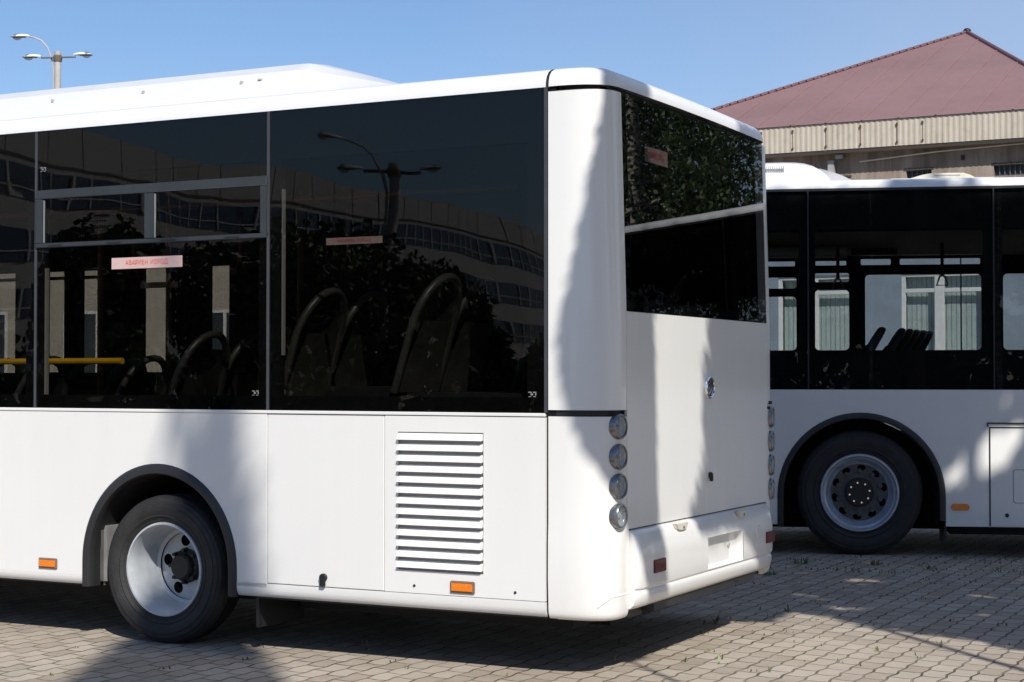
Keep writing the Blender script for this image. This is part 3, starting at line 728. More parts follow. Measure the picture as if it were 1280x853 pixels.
# ------------------------------------------------------------------ the far bus
bus2 = empty('bus', (*F2.o, 0), F2.rot(), label='white bus with black window band standing side-on behind, in tree shade', cat='bus')
W2 = 2.5; XL2, XR2 = 3.0, -8.6
def Q(mb, name, mat, par=None, **k): return mb.build(name, mat, par or bus2, True, **k)
B1 = (-.008, .50, .695, .703); B2 = (-5.6, .50, .695, .703)
for far in (0, 1):
    Y = (lambda y: W2-y) if far else (lambda y: y)
    def yb(a, b): return (min(Y(a), Y(b)), max(Y(a), Y(b)))
    Q(MB().prism(side_poly(XR2, XL2, .255, 1.396, [B2, B1]), 'y', *yb(0, .02)), 'side_panel', WHITE, bevel=.002, seg=1)
    bk = MB().box(B2[0]+B2[2], B1[0]-B1[2], *yb(.021, .05), .26, 1.42).box(B1[0]+B1[2], XL2, *yb(.021, .05), .26, 1.42).box(XR2, B2[0]-B2[2], *yb(.021, .05), .26, 1.42)
    bk.box(B1[0]-B1[2], B1[0]+B1[2], *yb(.021, .05), 1.21, 1.42).box(B2[0]-B2[2], B2[0]+B2[2], *yb(.021, .05), 1.21, 1.42)
    Q(bk, 'inner_lining', BLACK, each=True)
    sp2 = [2.2, .423, -1.103, -2.75, -4.4, -6.05, -7.7, XR2]
    for a, b_ in zip(sp2[:-1], sp2[1:]): Q(MB().box(b_+.006, a-.006, *yb(0, .006), 1.40, 3.078), 'side_window', GLASS2)
    s2 = MB()
    for a in sp2[1:-1]: s2.box(a-.006, a+.006, *yb(-.001, .012), 1.40, 3.08)
    s2.box(XR2, 2.9, *yb(-.001, .01), 3.079, 3.10)
    Q(s2, 'window_seal', RUBBER, each=True)
    # black frame with rounded openings
    def rrect(x0, x1, z0, z1, r=.05, n=5):
        pts = []
        for cx, cz, a0 in ((x1-r, z1-r, 0), (x0+r, z1-r, 90), (x0+r, z0+r, 180), (x1-r, z0+r, 270)):
            for i in range(n+1):
                a = R(a0+90*i/n); pts.append((cx+r*math.cos(a), cz+r*math.sin(a)))
        return pts
    if far:
        ops = [(.486, .80, 1.767, 2.30), (.486, .80, 2.38, 2.49), (-.026, .307, 1.767, 2.365), (-.026, .307, 2.44, 2.53), (-1.293, -.18, 1.767, 2.51), (-1.284, -.515, 2.605, 2.665), (-.43, -.14, 2.605, 2.665), (.0, .30, 2.605, 2.65), (.5, .8, 2.6, 2.65),
               (-2.9, -1.496, 1.767, 2.51), (-4.5, -3.1, 1.767, 2.51), (-6.1, -4.7, 1.767, 2.51), (1.1, 1.5, 1.767, 2.4)]
    else:
        ops = [(.50, .95, 1.725, 2.76), (-1.02, .365, 1.725, 2.76), (-2.65, -1.175, 1.725, 2.76), (-4.3, -2.9, 1.725, 2.76), (-5.95, -4.5, 1.725, 2.76), (1.1, 2.1, 1.725, 2.76)]
    bm = bmesh.new()
    def loop(pts):
        vv = [bm.verts.new((-x, Y(.03), z)) for x, z in pts]
        return [bm.edges.new((vv[i], vv[(i+1) % len(vv)])) for i in range(len(vv))]
    es = loop([(XR2, 1.38), (2.9, 1.38), (2.9, 3.09), (XR2, 3.09)])
    for o_ in ops: es += loop(rrect(*o_, r=min(.045 if far else .04, (o_[3]-o_[2])*.22)))
    bmesh.ops.triangle_fill(bm, edges=es, use_beauty=True)
    r_ = bmesh.ops.extrude_face_region(bm, geom=bm.faces[:])
    bmesh.ops.translate(bm, verts=[v for v in r_['geom'] if isinstance(v, bmesh.types.BMVert)], vec=(0, -.035 if far else .035, 0))
    bmesh.ops.recalc_face_normals(bm, faces=bm.faces)
    me = bpy.data.meshes.new('pillar_frame'); bm.to_mesh(me); bm.free(); me.materials.append(BLACK)
    o_ = bpy.data.objects.new('pillar_frame', me); COL.objects.link(o_); o_.parent = bus2
pr2 = [(-.004, 3.10), (.0, 3.125), (.012, 3.148), (.035, 3.165), (.08, 3.178), (.2, 3.192), (.5, 3.212), (W2/2, 3.23)]
pr2 = pr2 + [(W2-y, z) for y, z in pr2[-2::-1]]
Q(MB().grid([[(x, y, z) for y, z in pr2] for x in (XR2-.2, -6, -3, 0, 2.4, XL2)]), 'roof', WHITE2, smooth=60)
Q(MB().box(XL2-.02, XL2+.02, .02, W2-.02, .3, 3.1), 'end_wall', WHITE, bevel=.02)
Q(MB().box(XR2-.25, XR2-.002, .0, W2, .3, 3.1), 'end_wall', WHITE, bevel=.08, seg=4)
for a in (B1, B2):
    arch_trim(bus2, a, .055, -.014, .03, .30, .06 if False else .24)
    wheel_well(bus2, a, .055, .03, .75, .24)
wheel(bus2, (0, .05, .525), .525, .325, .28, 'shallow'); wheel(bus2, (-5.6, .05, .525), .525, .325, .28, 'shallow')
wheel(bus2, (0, W2-.05, .525), .525, .325, .28, 'shallow', -1); wheel(bus2, (-5.6, W2-.05, .525), .525, .325, .28, 'shallow', -1)
Q(MB().box(-.715, -.695, .05, .5, .10, .30), 'mud_flap', TRIM, each=True)
rr_ = MB().prism(rrect(-.895, -.745, .392, .446, .026), 'y', -.014, 0)
Q(rr_, 'side_reflector', AMBER, bevel=.003)
# service flap
fl = MB().box(-2.2, -1.066, -.004, .0, .262, 1.075); flap = Q(fl, 'service_flap', WHITE, bevel=.0015, seg=1)
Q(MB().box(-1.066, -1.056, -.006, 0, .262, 1.086).box(-2.2, -1.056, -.006, 0, 1.077, 1.087), 'flap_seam', RUBBER, flap)
Q(MB().box(-2.2, -1.040, -.013, 0, 1.113, 1.124).box(-1.050, -1.040, -.013, 0, 1.090, 1.112), 'drip_rail', RUBBER, flap)
fr_ = MB()
q1 = rrect(-1.9, -1.248, .455, .735, .02); q2 = rrect(-1.896, -1.252, .459, .731, .018)
n = len(q1); fr_.add([(x, -.0055, z) for x, z in q1]+[(x, -.0055, z) for x, z in q2], [(i, (i+1) % n, n+(i+1) % n, n+i) for i in range(n)])
Q(fr_, 'filler_door_seam', SEAL, flap)
Q(MB().lathe((-1.197, 0, .353), [(.001, -.012), (.012, -.012), (.017, -.006), (.019, 0)], 'y', 18), 'flap_lock', HUB, flap)
# roof kit
def pod2(x, h): return [(x, .30, 3.18), (x, .31, 3.18+h*.5), (x, .36, 3.18+h*.86), (x, .50, 3.18+h), (x, W2-.5, 3.18+h), (x, W2-.31, 3.18+h*.5), (x, W2-.30, 3.18)]
pd = Q(MB().grid([pod2(x, h) for x, h in ((2.7, .19), (1.5, .205), (.62, .21), (.52, .207), (.44, .197), (.37, .175), (.31, .14), (.25, .085), (.215, .03), (.20, 0))]), 'roof_pod', WHITE2, smooth=40)
gv = MB()
for i in range(22): gv.box(.62+i*.016, .628+i*.016, .30, .312, 3.285, 3.335)
Q(gv, 'pod_grille', simple('grille_grey', (.35, .36, .37), .5), pd)
pb = Q(MB().prism([(.36, 3.19), (.0, 3.205), (.03, 3.225), (.12, 3.27), (.20, 3.30), (.30, 3.33), (.36, 3.33)], 'y', .5, W2-.5), 'pod_fairing', simple('grey_fairing', (.45, .45, .47), .4), bevel=.01)
hb_ = MB().prism([(-.27, 3.20), (-1.20, 3.20), (-1.20, 3.222), (-1.17, 3.232), (-.31, 3.232), (-.28, 3.222)], 'y', .5, 1.3)
rh = Q(hb_, 'roof_hatch', CREAM, bevel=.006)
Q(MB().prism([(-.43, 3.232), (-1.05, 3.232), (-.99, 3.268), (-.93, 3.288), (-.66, 3.288), (-.58, 3.275), (-.5, 3.252)], 'y', .62, 1.2), 'hatch_dome', CREAM, rh, bevel=.01)
Q(MB().box(-.90, -.68, .617, .621, 3.262, 3.272), 'dome_slot', simple('grille_grey', (.35, .36, .37), .5), rh)
# interior
Q(MB().box(XR2, XL2-.05, .82, W2-.82, .5, .60).box(.75, XL2-.05, .06, .815, .5, .6).box(-4.8, -.75, .06, .815, .5, .6).box(-.75, .75, .06, .815, 1.23, 1.29), 'cabin_floor', FLOORG)
Q(MB().box(XR2, XL2-.05, .07, W2-.07, 2.93, 2.97), 'cabin_ceiling', CEIL)
Q(MB().box(XR2+.2, XL2-.1, .85, W2-.85, .16, .497).box(.8, XL2-.1, .25, .845, .17, .497).box(-4.8, -.76, .25, .845, .17, .497), 'chassis', UNDER)  # brought down low so less light reaches the ground under the bus
Q(MB().box(-4.0, 2.6, W2-.30, W2-.08, 2.69, 2.92), 'ceiling_cove', simple('grey_cove', (.22, .22, .23), .5), bevel=.03)
Q(MB().tube([(2.6, 1.9, 2.70), (.02, 1.9, 2.70)], .055, 12), 'air_duct', simple('grey_duct', (.30, .31, .33), .4))
Q(MB().tube([(-.02, 1.9, 2.70), (-.45, 1.9, 2.70)], .035, 10), 'grab_rail', SEATD)
for x, y, z in ((-.80, 1.2, 2.42), (.13, 1.2, 2.40)):
    m_ = MB().tube([(x-.02, y, z), (x-.05, y, z-.085), (x+.05, y, z-.085), (x+.02, y, z), (x-.02, y, z)], .010, 6)
    hs = Q(m_, 'hand_strap', MARKR)
    Q(MB().box(x-.015, x+.015, y-.004, y+.004, z-.002, z+.3), 'strap_band', BLACK, hs)
for i, (x, y) in enumerate(((.30, .9), (.10, 1.25), (.01, 1.5), (-.07, 1.75), (-.15, 1.95), (-.23, 2.15))):
    s_ = seat(bus2, x, y, 1.13, 1, .47, .80, SEATR if i in (2, 5) else SEATD); s_.scale = (1.7, 1, 1)
for x in (-2.0, -2.9, -3.8):
    for y in (.4, 2.1): seat(bus2, x, y, 1.0)
Q(MB().tube([(.40, 1.3, .6), (.40, 1.3, 2.93)], .02, 8), 'grab_pole', POLE_O)

# ------------------------------------------------------------------ building with the maroon roof
def wall_stain():
    m, t, b = new_mat('stained_concrete'); c = coord(t)
    st = coord(t, 'Object', scale=(5, 5, .35))
    f = math_n(t, 'ADD', math_n(t, 'MULTIPLY', noise(t, 1.0, 7, .7, st), .65), math_n(t, 'MULTIPLY', noise(t, 1.3, 5, .6, c), .35))
    t.links.new(ramp(t, f, [(.33, (.10, .08, .065)), (.47, (.24, .19, .15)), (.60, (.36, .30, .25)), (.72, (.45, .38, .33))]), b.inputs['Base Color'])
    b.inputs['Roughness'].default_value = .9; bump(t, noise(t, 30, 5, .6, c), .3, .01, b); return m
STAIN = wall_stain()
def fascia_mat():
    m, t, b = new_mat('cream_corrugated_metal'); c = coord(t); st = coord(t, 'Object', scale=(3, 3, .5))
    f = math_n(t, 'ADD', math_n(t, 'MULTIPLY', noise(t, 2, 6, .6, st), .7), math_n(t, 'MULTIPLY', noise(t, 9, 4, .6, c), .3))
    t.links.new(ramp(t, f, [(.3, (.36, .31, .245)), (.48, (.50, .445, .36)), (.7, (.565, .51, .42))]), b.inputs['Base Color'])
    b.inputs['Roughness'].default_value = .55; return m
def roof_mat():
    m, t, b = new_mat('maroon_sheet_roof'); c = coord(t)
    f = noise(t, .7, 5, .6, c); f2 = noise(t, 14, 4, .6, coord(t, 'Object', scale=(1, .15, 1)))
    ff = math_n(t, 'ADD', math_n(t, 'MULTIPLY', f, .6), math_n(t, 'MULTIPLY', f2, .4))
    t.links.new(ramp(t, ff, [(.3, (.200, .116, .112)), (.7, (.262, .156, .152))]), b.inputs['Base Color'])
    b.inputs['Roughness'].default_value = .55; return m
bld = empty('building', (*FB.o, 0), FB.rot(), label='single storey building with maroon hipped metal roof and cream corrugated fascia', cat='building')
def G(mb, name, mat, par=None, **k): return mb.build(name, mat, par or bld, True, **k)
bx0, bx1, by0, by1 = -2.7, 4.15, .25, 12.0
WALLB = simple('pale_blue_grey_render', (.28, .34, .41), .85, var=.1, vscale=3)
wins = [(-1.31, -.055, 1.80, 3.045), (.60, 1.86, 1.80, 3.045), (2.5, 3.7, 1.80, 3.045)]
slots = [(-2.45, -1.42, 4.42, 4.575), (-.52, -.14, 4.42, 4.57), (.72, 1.12, 4.36, 4.52), (2.0, 2.5, 4.4, 4.56)]
def holes_wall(x0, x1, z0, z1, ops, y, name, mat, th=.2):
    bm = bmesh.new()
    def lp(a, b_, c, d):
        vv = [bm.verts.new((-x, y, z)) for x, z in ((a, c), (b_, c), (b_, d), (a, d))]
        return [bm.edges.new((vv[i], vv[(i+1) % 4])) for i in range(4)]
    es = lp(x0, x1, z0, z1)
    for o_ in ops: es += lp(*o_)
    bmesh.ops.triangle_fill(bm, edges=es, use_beauty=True)
    r_ = bmesh.ops.extrude_face_region(bm, geom=bm.faces[:])
    bmesh.ops.translate(bm, verts=[v for v in r_['geom'] if isinstance(v, bmesh.types.BMVert)], vec=(0, th, 0))
    bmesh.ops.recalc_face_normals(bm, faces=bm.faces)
    me = bpy.data.meshes.new(name); bm.to_mesh(me); bm.free(); me.materials.append(mat)
    o_ = bpy.data.objects.new(name, me); COL.objects.link(o_); o_.parent = bld; return o_
holes_wall(bx0, bx1, 0, 4.0, wins, by0, 'front_wall', WALLB)
holes_wall(bx0, bx1, 4.0, 4.95, slots, by0-.01, 'upper_wall', STAIN, .2)
G(MB().box(bx1-.2, bx1, by0+.2, by1, 0, 4.95).box(bx0, bx0+.2, by0+.2, by1, 0, 4.95).box(bx0+.2, bx1-.2, by1-.2, by1, 0, 4.95), 'wall', WALLB)
G(MB().box(bx0+.2, bx1-.2, by0+.2, by1-.2, 4.0, 4.05).box(bx0+.2, bx1-.2, 3, 3.1, 0, 4.9), 'inner_ceiling', DARKH)
BLIND = simple('pale_green_blind', (.56, .62, .62), .7, var=.08, vscale=5)
FRW = simple('white_window_frame', (.84, .84, .83), .4, var=.05)
for (x0, x1, z0, z1) in wins:
    f_ = MB(); y = by0+.03; xm = (x0+x1)/2+.07; zr = z1-.26; w_ = .055
    f_.box(x0, x1, y, y+.06, z0, z0+w_).box(x0, x1, y, y+.06, z1-w_, z1).box(x0, x0+w_, y, y+.06, z0+w_, z1-w_).box(x1-w_, x1, y, y+.06, z0+w_, z1-w_)
    f_.box(xm-.07, xm+.07, y-.004, y+.06, z0+w_, z1-w_).box(x0+w_, xm-.07, y+.002, y+.058, zr-.03, zr+.03).box(xm+.07, x1-w_, y+.002, y+.058, zr-.03, zr+.03)
    win = G(f_, 'window', FRW, bevel=.004)
    for a, b_ in ((x0+w_, xm-.07), (xm+.07, x1-w_)):
        for c, d in ((z0+w_, zr-.03), (zr+.03, z1-w_)):
            G(MB().box(a, b_, y+.025, y+.031, c, d), 'pane', GLASSB, win)
    bl = MB(); nn = int((x1-x0)/.075)
    for i in range(nn):
        xx = x0+.04+i*(x1-x0-.08)/nn; an = .10+.10*random.random()
        bl.add([(xx, y+.14+.04*an, z0-.02), (xx+.066, y+.14-.04*an, z0-.02), (xx+.066, y+.14-.04*an, z1), (xx, y+.14+.04*an, z1)], [(0, 1, 2, 3)])
    G(bl, 'vertical_blind', BLIND, win, smooth=0)
    G(MB().box(x0-.04, x1+.04, by0-.05, by0+.03, z0-.04, z0-.003), 'window_sill', FRW, win, bevel=.005)
MESH = simple('dark_mesh_screen', (.035, .04, .045), .5, var=.6, vscale=90)
for (x0, x1, z0, z1) in slots:
    v = G(MB().box(x0, x1, by0+.08, by0+.1, z0, z1), 'vent_screen', MESH)
    fb_ = MB(); n = int((x1-x0)/.07)
    for i in range(n+1): fb_.box(x0+i*(x1-x0)/n-.006, x0+i*(x1-x0)/n+.006, by0+.05, by0+.07, z0, z1)
    G(fb_, 'vent_bar', simple('grey_bar', (.12, .13, .14), .5), v, each=True)
    G(MB().box(x0-.03, x1+.03, by0-.02, by0+.02, z1+.001, z1+.03), 'vent_lintel', simple('dark_lintel', (.05, .045, .04), .8), v)
# corrugated fascia
fz0, fz1 = 4.915, 5.315
rows = [[], []]
nr = 300; xs_ = np.linspace(bx0-.12, bx1+.12, nr*4+1)
for i, x in enumerate(xs_):
    d = (0, .018, .018, 0)[i % 4]
    rows[0].append((x, -.03+d, fz0)); rows[1].append((x, -.03+d, fz1))
FAS = fascia_mat()
nr_ = 86; xs_ = np.linspace(bx0-.12, bx1+.12, nr_*4+1); rows = [[(x, -.03+(0, .006, .006, 0)[i % 4], z) for i, x in enumerate(xs_)] for z in (fz0, fz1)]
G(MB().grid(rows), 'fascia', FAS, smooth=0)
rows = [[(bx0-.12+(0, .016, .016, 0)[i % 4], y, z) for i, y in enumerate(np.linspace(-.01, by1+.1, 560))] for z in (fz0, fz1)]
G(MB().grid(rows), 'fascia', FAS, smooth=0)
G(MB().box(bx0-.1, bx1+.12, -.0, by1+.1, fz0-.03, fz0-.004), 'soffit', simple('soffit_grey', (.30, .26, .22), .8))
fb_ = MB(); RUST = simple('rusty_bolt', (.10, .055, .03), .7)
for px in (2.02, 1.52, 1.0, .47, -.08, -.46): fb_.box(px-.012, px+.012, -.05, -.031, 5.215, 5.255).box(px-.012, px+.012, -.05, -.031, 4.955, 4.985).box(px-.004, px+.004, -.034, -.0305, 4.985, 5.215)
G(fb_, 'fascia_bolt', RUST, each=True)
# roof
ez = 5.318; c4 = [(bx1+.16, -.05), (bx0-.16, -.05), (bx0-.16, by1+.12), (bx1+.16, by1+.12)]
ap = (.26, 5.95, 7.70)
rf = MB()
for i in range(4):
    a, b_ = c4[i], c4[(i+1) % 4]
    rf.add([(a[0], a[1], ez), (b_[0], b_[1], ez), ap], [(0, 1, 2)])
roof_o = G(rf, 'roof', roof_mat(), smooth=0)
sm = MB()     # raised standing seams on each slope
for i in range(4):
    a, b_ = Vector((*c4[i], ez)), Vector((*c4[(i+1) % 4], ez)); A_ = Vector(ap)
    L = (b_-a).length; n = int(L/.52); t_ap = (A_-a).dot(b_-a)/(L*L)
    foot = a+(b_-a)*t_ap
    nrm = (b_-a).cross(A_-a).normalized(); nrm = nrm if nrm.z > 0 else -nrm
    for k in range(1, n):
        t = k/n; p0 = a+(b_-a)*t
        f_ = (t/t_ap) if t < t_ap else (1-t)/(1-t_ap)
        p1 = p0+(A_-foot)*f_
        sm.tube([p0+nrm*.006, p1+nrm*.006], .011, 5, False)
G(sm, 'roof_seam', MATS.get('x') or roof_o.data.materials[0], roof_o)
CAPD = simple('dark_maroon_cap', (.13, .06, .065), .5)
for i in range(4):
    a = Vector((*c4[i], ez)); A_ = Vector(ap); n = 46; cp = MB()
    for k in range(n):
        p0 = a.lerp(A_, k/n); p1 = a.lerp(A_, (k+.82)/n)
        cp.tube([p0+Vector((0, 0, .0)), p1+Vector((0, 0, .012))], [.042, .038], 7)
    G(cp, 'hip_cap', CAPD, roof_o)
G(MB().ell((ap[0], ap[1], ap[2]+.03), (.07, .07, .05)), 'roof_finial', HUB, roof_o)
G(MB().box(.93, 1.03, by0-.12, by0-.02, 4.52, 4.78).box(.8, .92, by0-.1, by0-.02, 4.80, 4.86), 'junction_box', simple('grey_steel_box', (.38, .38, .37), .5, var=.2), bevel=.006, each=True)
G(MB().tube([(.55, by0-.05, 4.74), (-.6, by0-.05, 4.82), (-1.8, by0-.05, 4.86), (-2.7, by0-.05, 4.87)], .012, 6), 'conduit', CREAM)
G(MB().box(-1.0, -.96, by0-.06, by0-.012, 4.68, 4.75), 'wall_lamp', HUB)

# low pale workshop seen through the near bus's windows
FW = Frame(-1.2, 30.5, 14)
ws = empty('building', (*FW.o, 0), FW.rot(), label='low pale cream workshop with white framed windows, seen through the near bus', cat='building')
WSH = simple('cream_render', (.52, .48, .41), .85, var=.08, vscale=2)
def H(mb, name, mat, par=None, **k): return mb.build(name, mat, par or ws, True, **k)
H(MB().box(-2.4, 14, 0, 8, 0, 4.2), 'wall', WSH)
H(MB().prism([(-.4, 4.2), (8.4, 4.2), (8.4, 4.35), (4, 5.2), (-.4, 4.35)], 'x', -2.7, 14.3), 'roof', simple('grey_sheet_roof', (.25, .25, .25), .6))
for i in range(6):
    x = -1.6+i*2.6
    w_ = H(MB().box(x, x+1.3, -.03, .0, 1.2, 2.7), 'window', simple('dark_window_glass', (.05, .06, .07), .08))
    f_ = MB().box(x-.06, x+1.36, -.05, -.031, 2.7, 2.76).box(x-.06, x+1.36, -.05, -.031, 1.14, 1.2).box(x-.06, x, -.05, -.031, 1.2, 2.7).box(x+1.3, x+1.36, -.05, -.031, 1.2, 2.7).box(x+.62, x+.68, -.05, -.031, 1.2, 2.7)
    H(f_, 'window_frame', FRW, w_, each=True)

# ------------------------------------------------------------------ lamp posts
CONC = simple('grey_concrete_pole', (.42, .40, .37), .85, var=.15, vscale=3, bmp=.2, bscale=30)
ARMM = simple('weathered_steel_arm', (.16, .13, .09), .7, var=.3)
HEADM = simple('white_lamp_housing', (.70, .71, .70), .4)
def lamp_post(x, y, h, rz, k, label, pr=.066):
    e = empty('street_lamp', (x, y, 0), rz, label=label, cat='street lamp', group='concrete street lamps')
    MB().tube([(0, 0, 0), (0, 0, h*.5), (0, 0, h)], [pr*1.5, pr*1.2, pr], 14).build('pole', CONC, e)
    zc = h-.16*k
    m = MB().box(-.46*k, .50*k, -.04*k, .01*k, zc-.02*k, zc+.015*k)
    m.add([(p[0], p[1], p[2]) for p in ((-.46*k, -.05*k, zc-.045*k), (.50*k, -.05*k, zc-.045*k), (.50*k, .03*k, zc-.03*k), (-.46*k, .03*k, zc-.03*k))], [(0, 1, 2, 3)])
    m.lathe((0, 0, zc-.12*k), [(pr*1.15, 0), (pr*1.35, .02), (pr*1.35, .16*k), (pr*1.15, .18*k)], 'z', 16)
    m.build('cross_arm', ARMM, e, bevel=.004)
    m = MB().tube([(-.13*k, .02, h-2.0*k), (-.12*k, .02, h-.6*k), (-.16*k, .02, h-.25*k), (-.30*k, .02, h+.12*k), (-.46*k, .02, h+.30*k), (-.68*k, .02, h+.40*k), (-.80*k, .02, h+.42*k)], .022*k, 8)
    m.build('curved_arm', CONC, e)
    def head(hx, hz, s):
        b = MB(); rows = []
        for t, w, d in ((0, .03, .03), (.06, .07, .06), (.2, .095, .075), (.34, .10, .07), (.46, .08, .04), (.50, .02, .01)):
            rows.append([(hx+s*t*k, w*k*math.cos(a), hz+d*k*math.sin(a)) for a in [math.pi*i/8 for i in range(9)]])
        b.grid(rows); hd = b.build('lamp_head', HEADM, e, smooth=60)
        MB().ell((hx+s*.36*k, 0, hz-.005*k), (.13*k, .10*k, .085*k), 14, 8).build('lamp_globe', LAMPG, hd, smooth=60)
        MB().box(hx+s*.16*k if s > 0 else hx-.5*k, hx+.5*k if s > 0 else hx-.16*k, -.10*k, .10*k, hz-.012*k, hz+.004*k).build('lamp_rim', ARMM, hd)
    head(-.46*k, zc+.03*k, -1); head(.44*k, zc+.05*k, 1); head(-.78*k, h+.42*k, -1)
    return e
D = 35.0
lamp_post((70-640)/2120.3*D, D, 1.5+(471.9-63)/2120.3*D, R(-8), .78, 'tall concrete lamp post with three white lamp heads, against the sky behind the near bus')

# everything reflected in the near bus's side windows stands behind and left of the camera
def mirror(px, d):
    p = np.array([(px-640)/2120.3*d, d]); n = F1.e2
    return p - 2*((p-F1.o) @ n)*n
p = mirror(483, 47); 
lamp_post(p[0], p[1], 1.5+(471.9-200)/2120.3*47, R(305), 1.45, 'concrete lamp post with dark heads behind the camera, mirrored in the side window', .115)
pa, pb_ = mirror(-150, 82), mirror(760, 168)
dv = pb_-pa; L = float(np.linalg.norm(dv)); ang = math.atan2(dv[1], dv[0])
toc = F1.o-pa; nl = np.array([-dv[1], dv[0]])/L
sgn = 1 if toc @ nl > 0 else -1
of = empty('office_building', (pa[0], pa[1], 0), ang, label='long grey office block with ribbon windows behind the camera, mirrored in the side windows', cat='office building')
PAN = simple('beige_grey_panel', (.37, .36, .35), .7, var=.1, vscale=.3)
RIB = simple('blue_ribbon_glass', (.04, .06, .10), .1, var=.4, vscale=.15)
OH = 15.4
def O(mb, name, mat, par=None, **k): return mb.build(name, mat, par or of, False, **k)
def oy(a, b): return (min(sgn*a, sgn*b), max(sgn*a, sgn*b))
O(MB().box(0, L, *oy(-14, 0), 0, OH), 'wall', PAN)
for fl_ in range(4):
    z0 = 1.2+fl_*3.35; 
    wb = O(MB().box(.5, L-.5, *oy(.001, .06), z0, z0+1.75), 'window', RIB)
    m = MB(); x = .5
    while x < L-.5:
        m.box(x, x+.14, *oy(.061, .14), z0, z0+1.75); x += 1.7
    m.box(.5, L-.5, *oy(.061, .12), z0+.52, z0+.60)
    O(m, 'window_frame', simple('pale_mullion', (.42, .42, .42), .5), wb)
m = MB(); x = 3.0
while x < L: m.box(x, x+.05, *oy(.002, .03), OH-2.2, OH); x += 3.0
m.box(0, L, *oy(.003, .05), OH-2.1, OH-1.95)
O(m, 'panel_joint', simple('dark_panel_joint', (.06, .06, .06), .8))

# ------------------------------------------------------------------ trees
def leaf_mat(name, c0, c1):
    m = bpy.data.materials.new(name); m.use_nodes = True; t = m.node_tree; b = t.nodes['Principled BSDF']
    gi = node(t, 'ShaderNodeNewGeometry'); f = gi.outputs['Random Per Island']
    t.links.new(ramp(t, f, [(0, c0), (1, c1)]), b.inputs['Base Color']); b.inputs['Roughness'].default_value = .5
    tr = node(t, 'ShaderNodeBsdfTranslucent'); t.links.new(ramp(t, f, [(0, tuple(x*1.3 for x in c0)), (1, tuple(x*1.4 for x in c1))]), tr.inputs[0])
    mx = node(t, 'ShaderNodeMixShader'); mx.inputs[0].default_value = .14
    t.links.new(b.outputs[0], mx.inputs[1]); t.links.new(tr.outputs[0], mx.inputs[2])
    t.links.new(mx.outputs[0], t.nodes['Material Output'].inputs[0]); return m
LEAF = leaf_mat('birch_leaves', (.035, .065, .018), (.085, .125, .035))
NEED = leaf_mat('spruce_needles', (.018, .040, .018), (.04, .075, .03))
BUSH = leaf_mat('bush_leaves', (.022, .045, .014), (.06, .095, .03))
def bark(name, c0, c1, sc):
    m, t, b = new_mat(name); c = coord(t, 'Object', scale=sc)
    t.links.new(ramp(t, noise(t, 3, 6, .7, c), [(.42, c0), (.55, c1)]), b.inputs['Base Color']); b.inputs['Roughness'].default_value = .9; return m
BIRK = bark('birch_bark', (.05, .045, .04), (.48, .45, .40), (2, 2, 7))
BARK = bark('brown_bark', (.04, .03, .022), (.11, .08, .06), (8, 8, 1.5))
def leaves(pts, size, name, mat, parent, droop=.3, aspect=.62):
    n = len(pts); pts = np.asarray(pts)
    a = np.random.normal(size=(n, 3)); a[:, 2] -= droop*2; a /= np.linalg.norm(a, axis=1)[:, None]
    r = np.random.normal(size=(n, 3)); b = np.cross(a, r); b /= np.linalg.norm(b, axis=1)[:, None]
    s = (size*(.65+.7*np.random.rand(n)))[:, None]
    v = np.empty((n, 4, 3)); v[:, 0] = pts-a*s*.5; v[:, 1] = pts+b*s*.5*aspect; v[:, 2] = pts+a*s*.5; v[:, 3] = pts-b*s*.5*aspect
    me = bpy.data.meshes.new(name); me.from_pydata(v.reshape(-1, 3).tolist(), [], [(4*i, 4*i+1, 4*i+2, 4*i+3) for i in range(n)])
    me.materials.append(mat); o = bpy.data.objects.new(name, me); COL.objects.link(o); o.parent = parent; return o
def inpoly(p, poly):
    x, y = p[:, 0], p[:, 1]; c = np.zeros(len(p), bool); n = len(poly)
    for i in range(n):
        x0, y0 = poly[i]; x1, y1 = poly[i-1]
        with np.errstate(divide='ignore', invalid='ignore'):
            c ^= ((y0 > y) != (y1 > y)) & (x < (x1-x0)*(y-y0)/(y1-y0+1e-12)+x0)
    return c
TAN = math.tan(SUN_EL)
def gpt(F, X, Y, z): q = F.w(X, Y)+SDIR*z/TAN; return (float(q[0]), float(q[1]))
def polysample(poly, n):
    P_ = np.array(poly); lo, hi = P_.min(0), P_.max(0); out = np.zeros((0, 2))
    while len(out) < n:
        q = lo+(hi-lo)*np.random.rand(4*n, 2); out = np.vstack([out, q[inpoly(q, poly)]])
    return out[:n]
def area(poly):
    P_ = np.array(poly); x, y = P_[:, 0], P_[:, 1]; return abs(np.dot(x, np.roll(y, 1))-np.dot(y, np.roll(x, 1)))/2
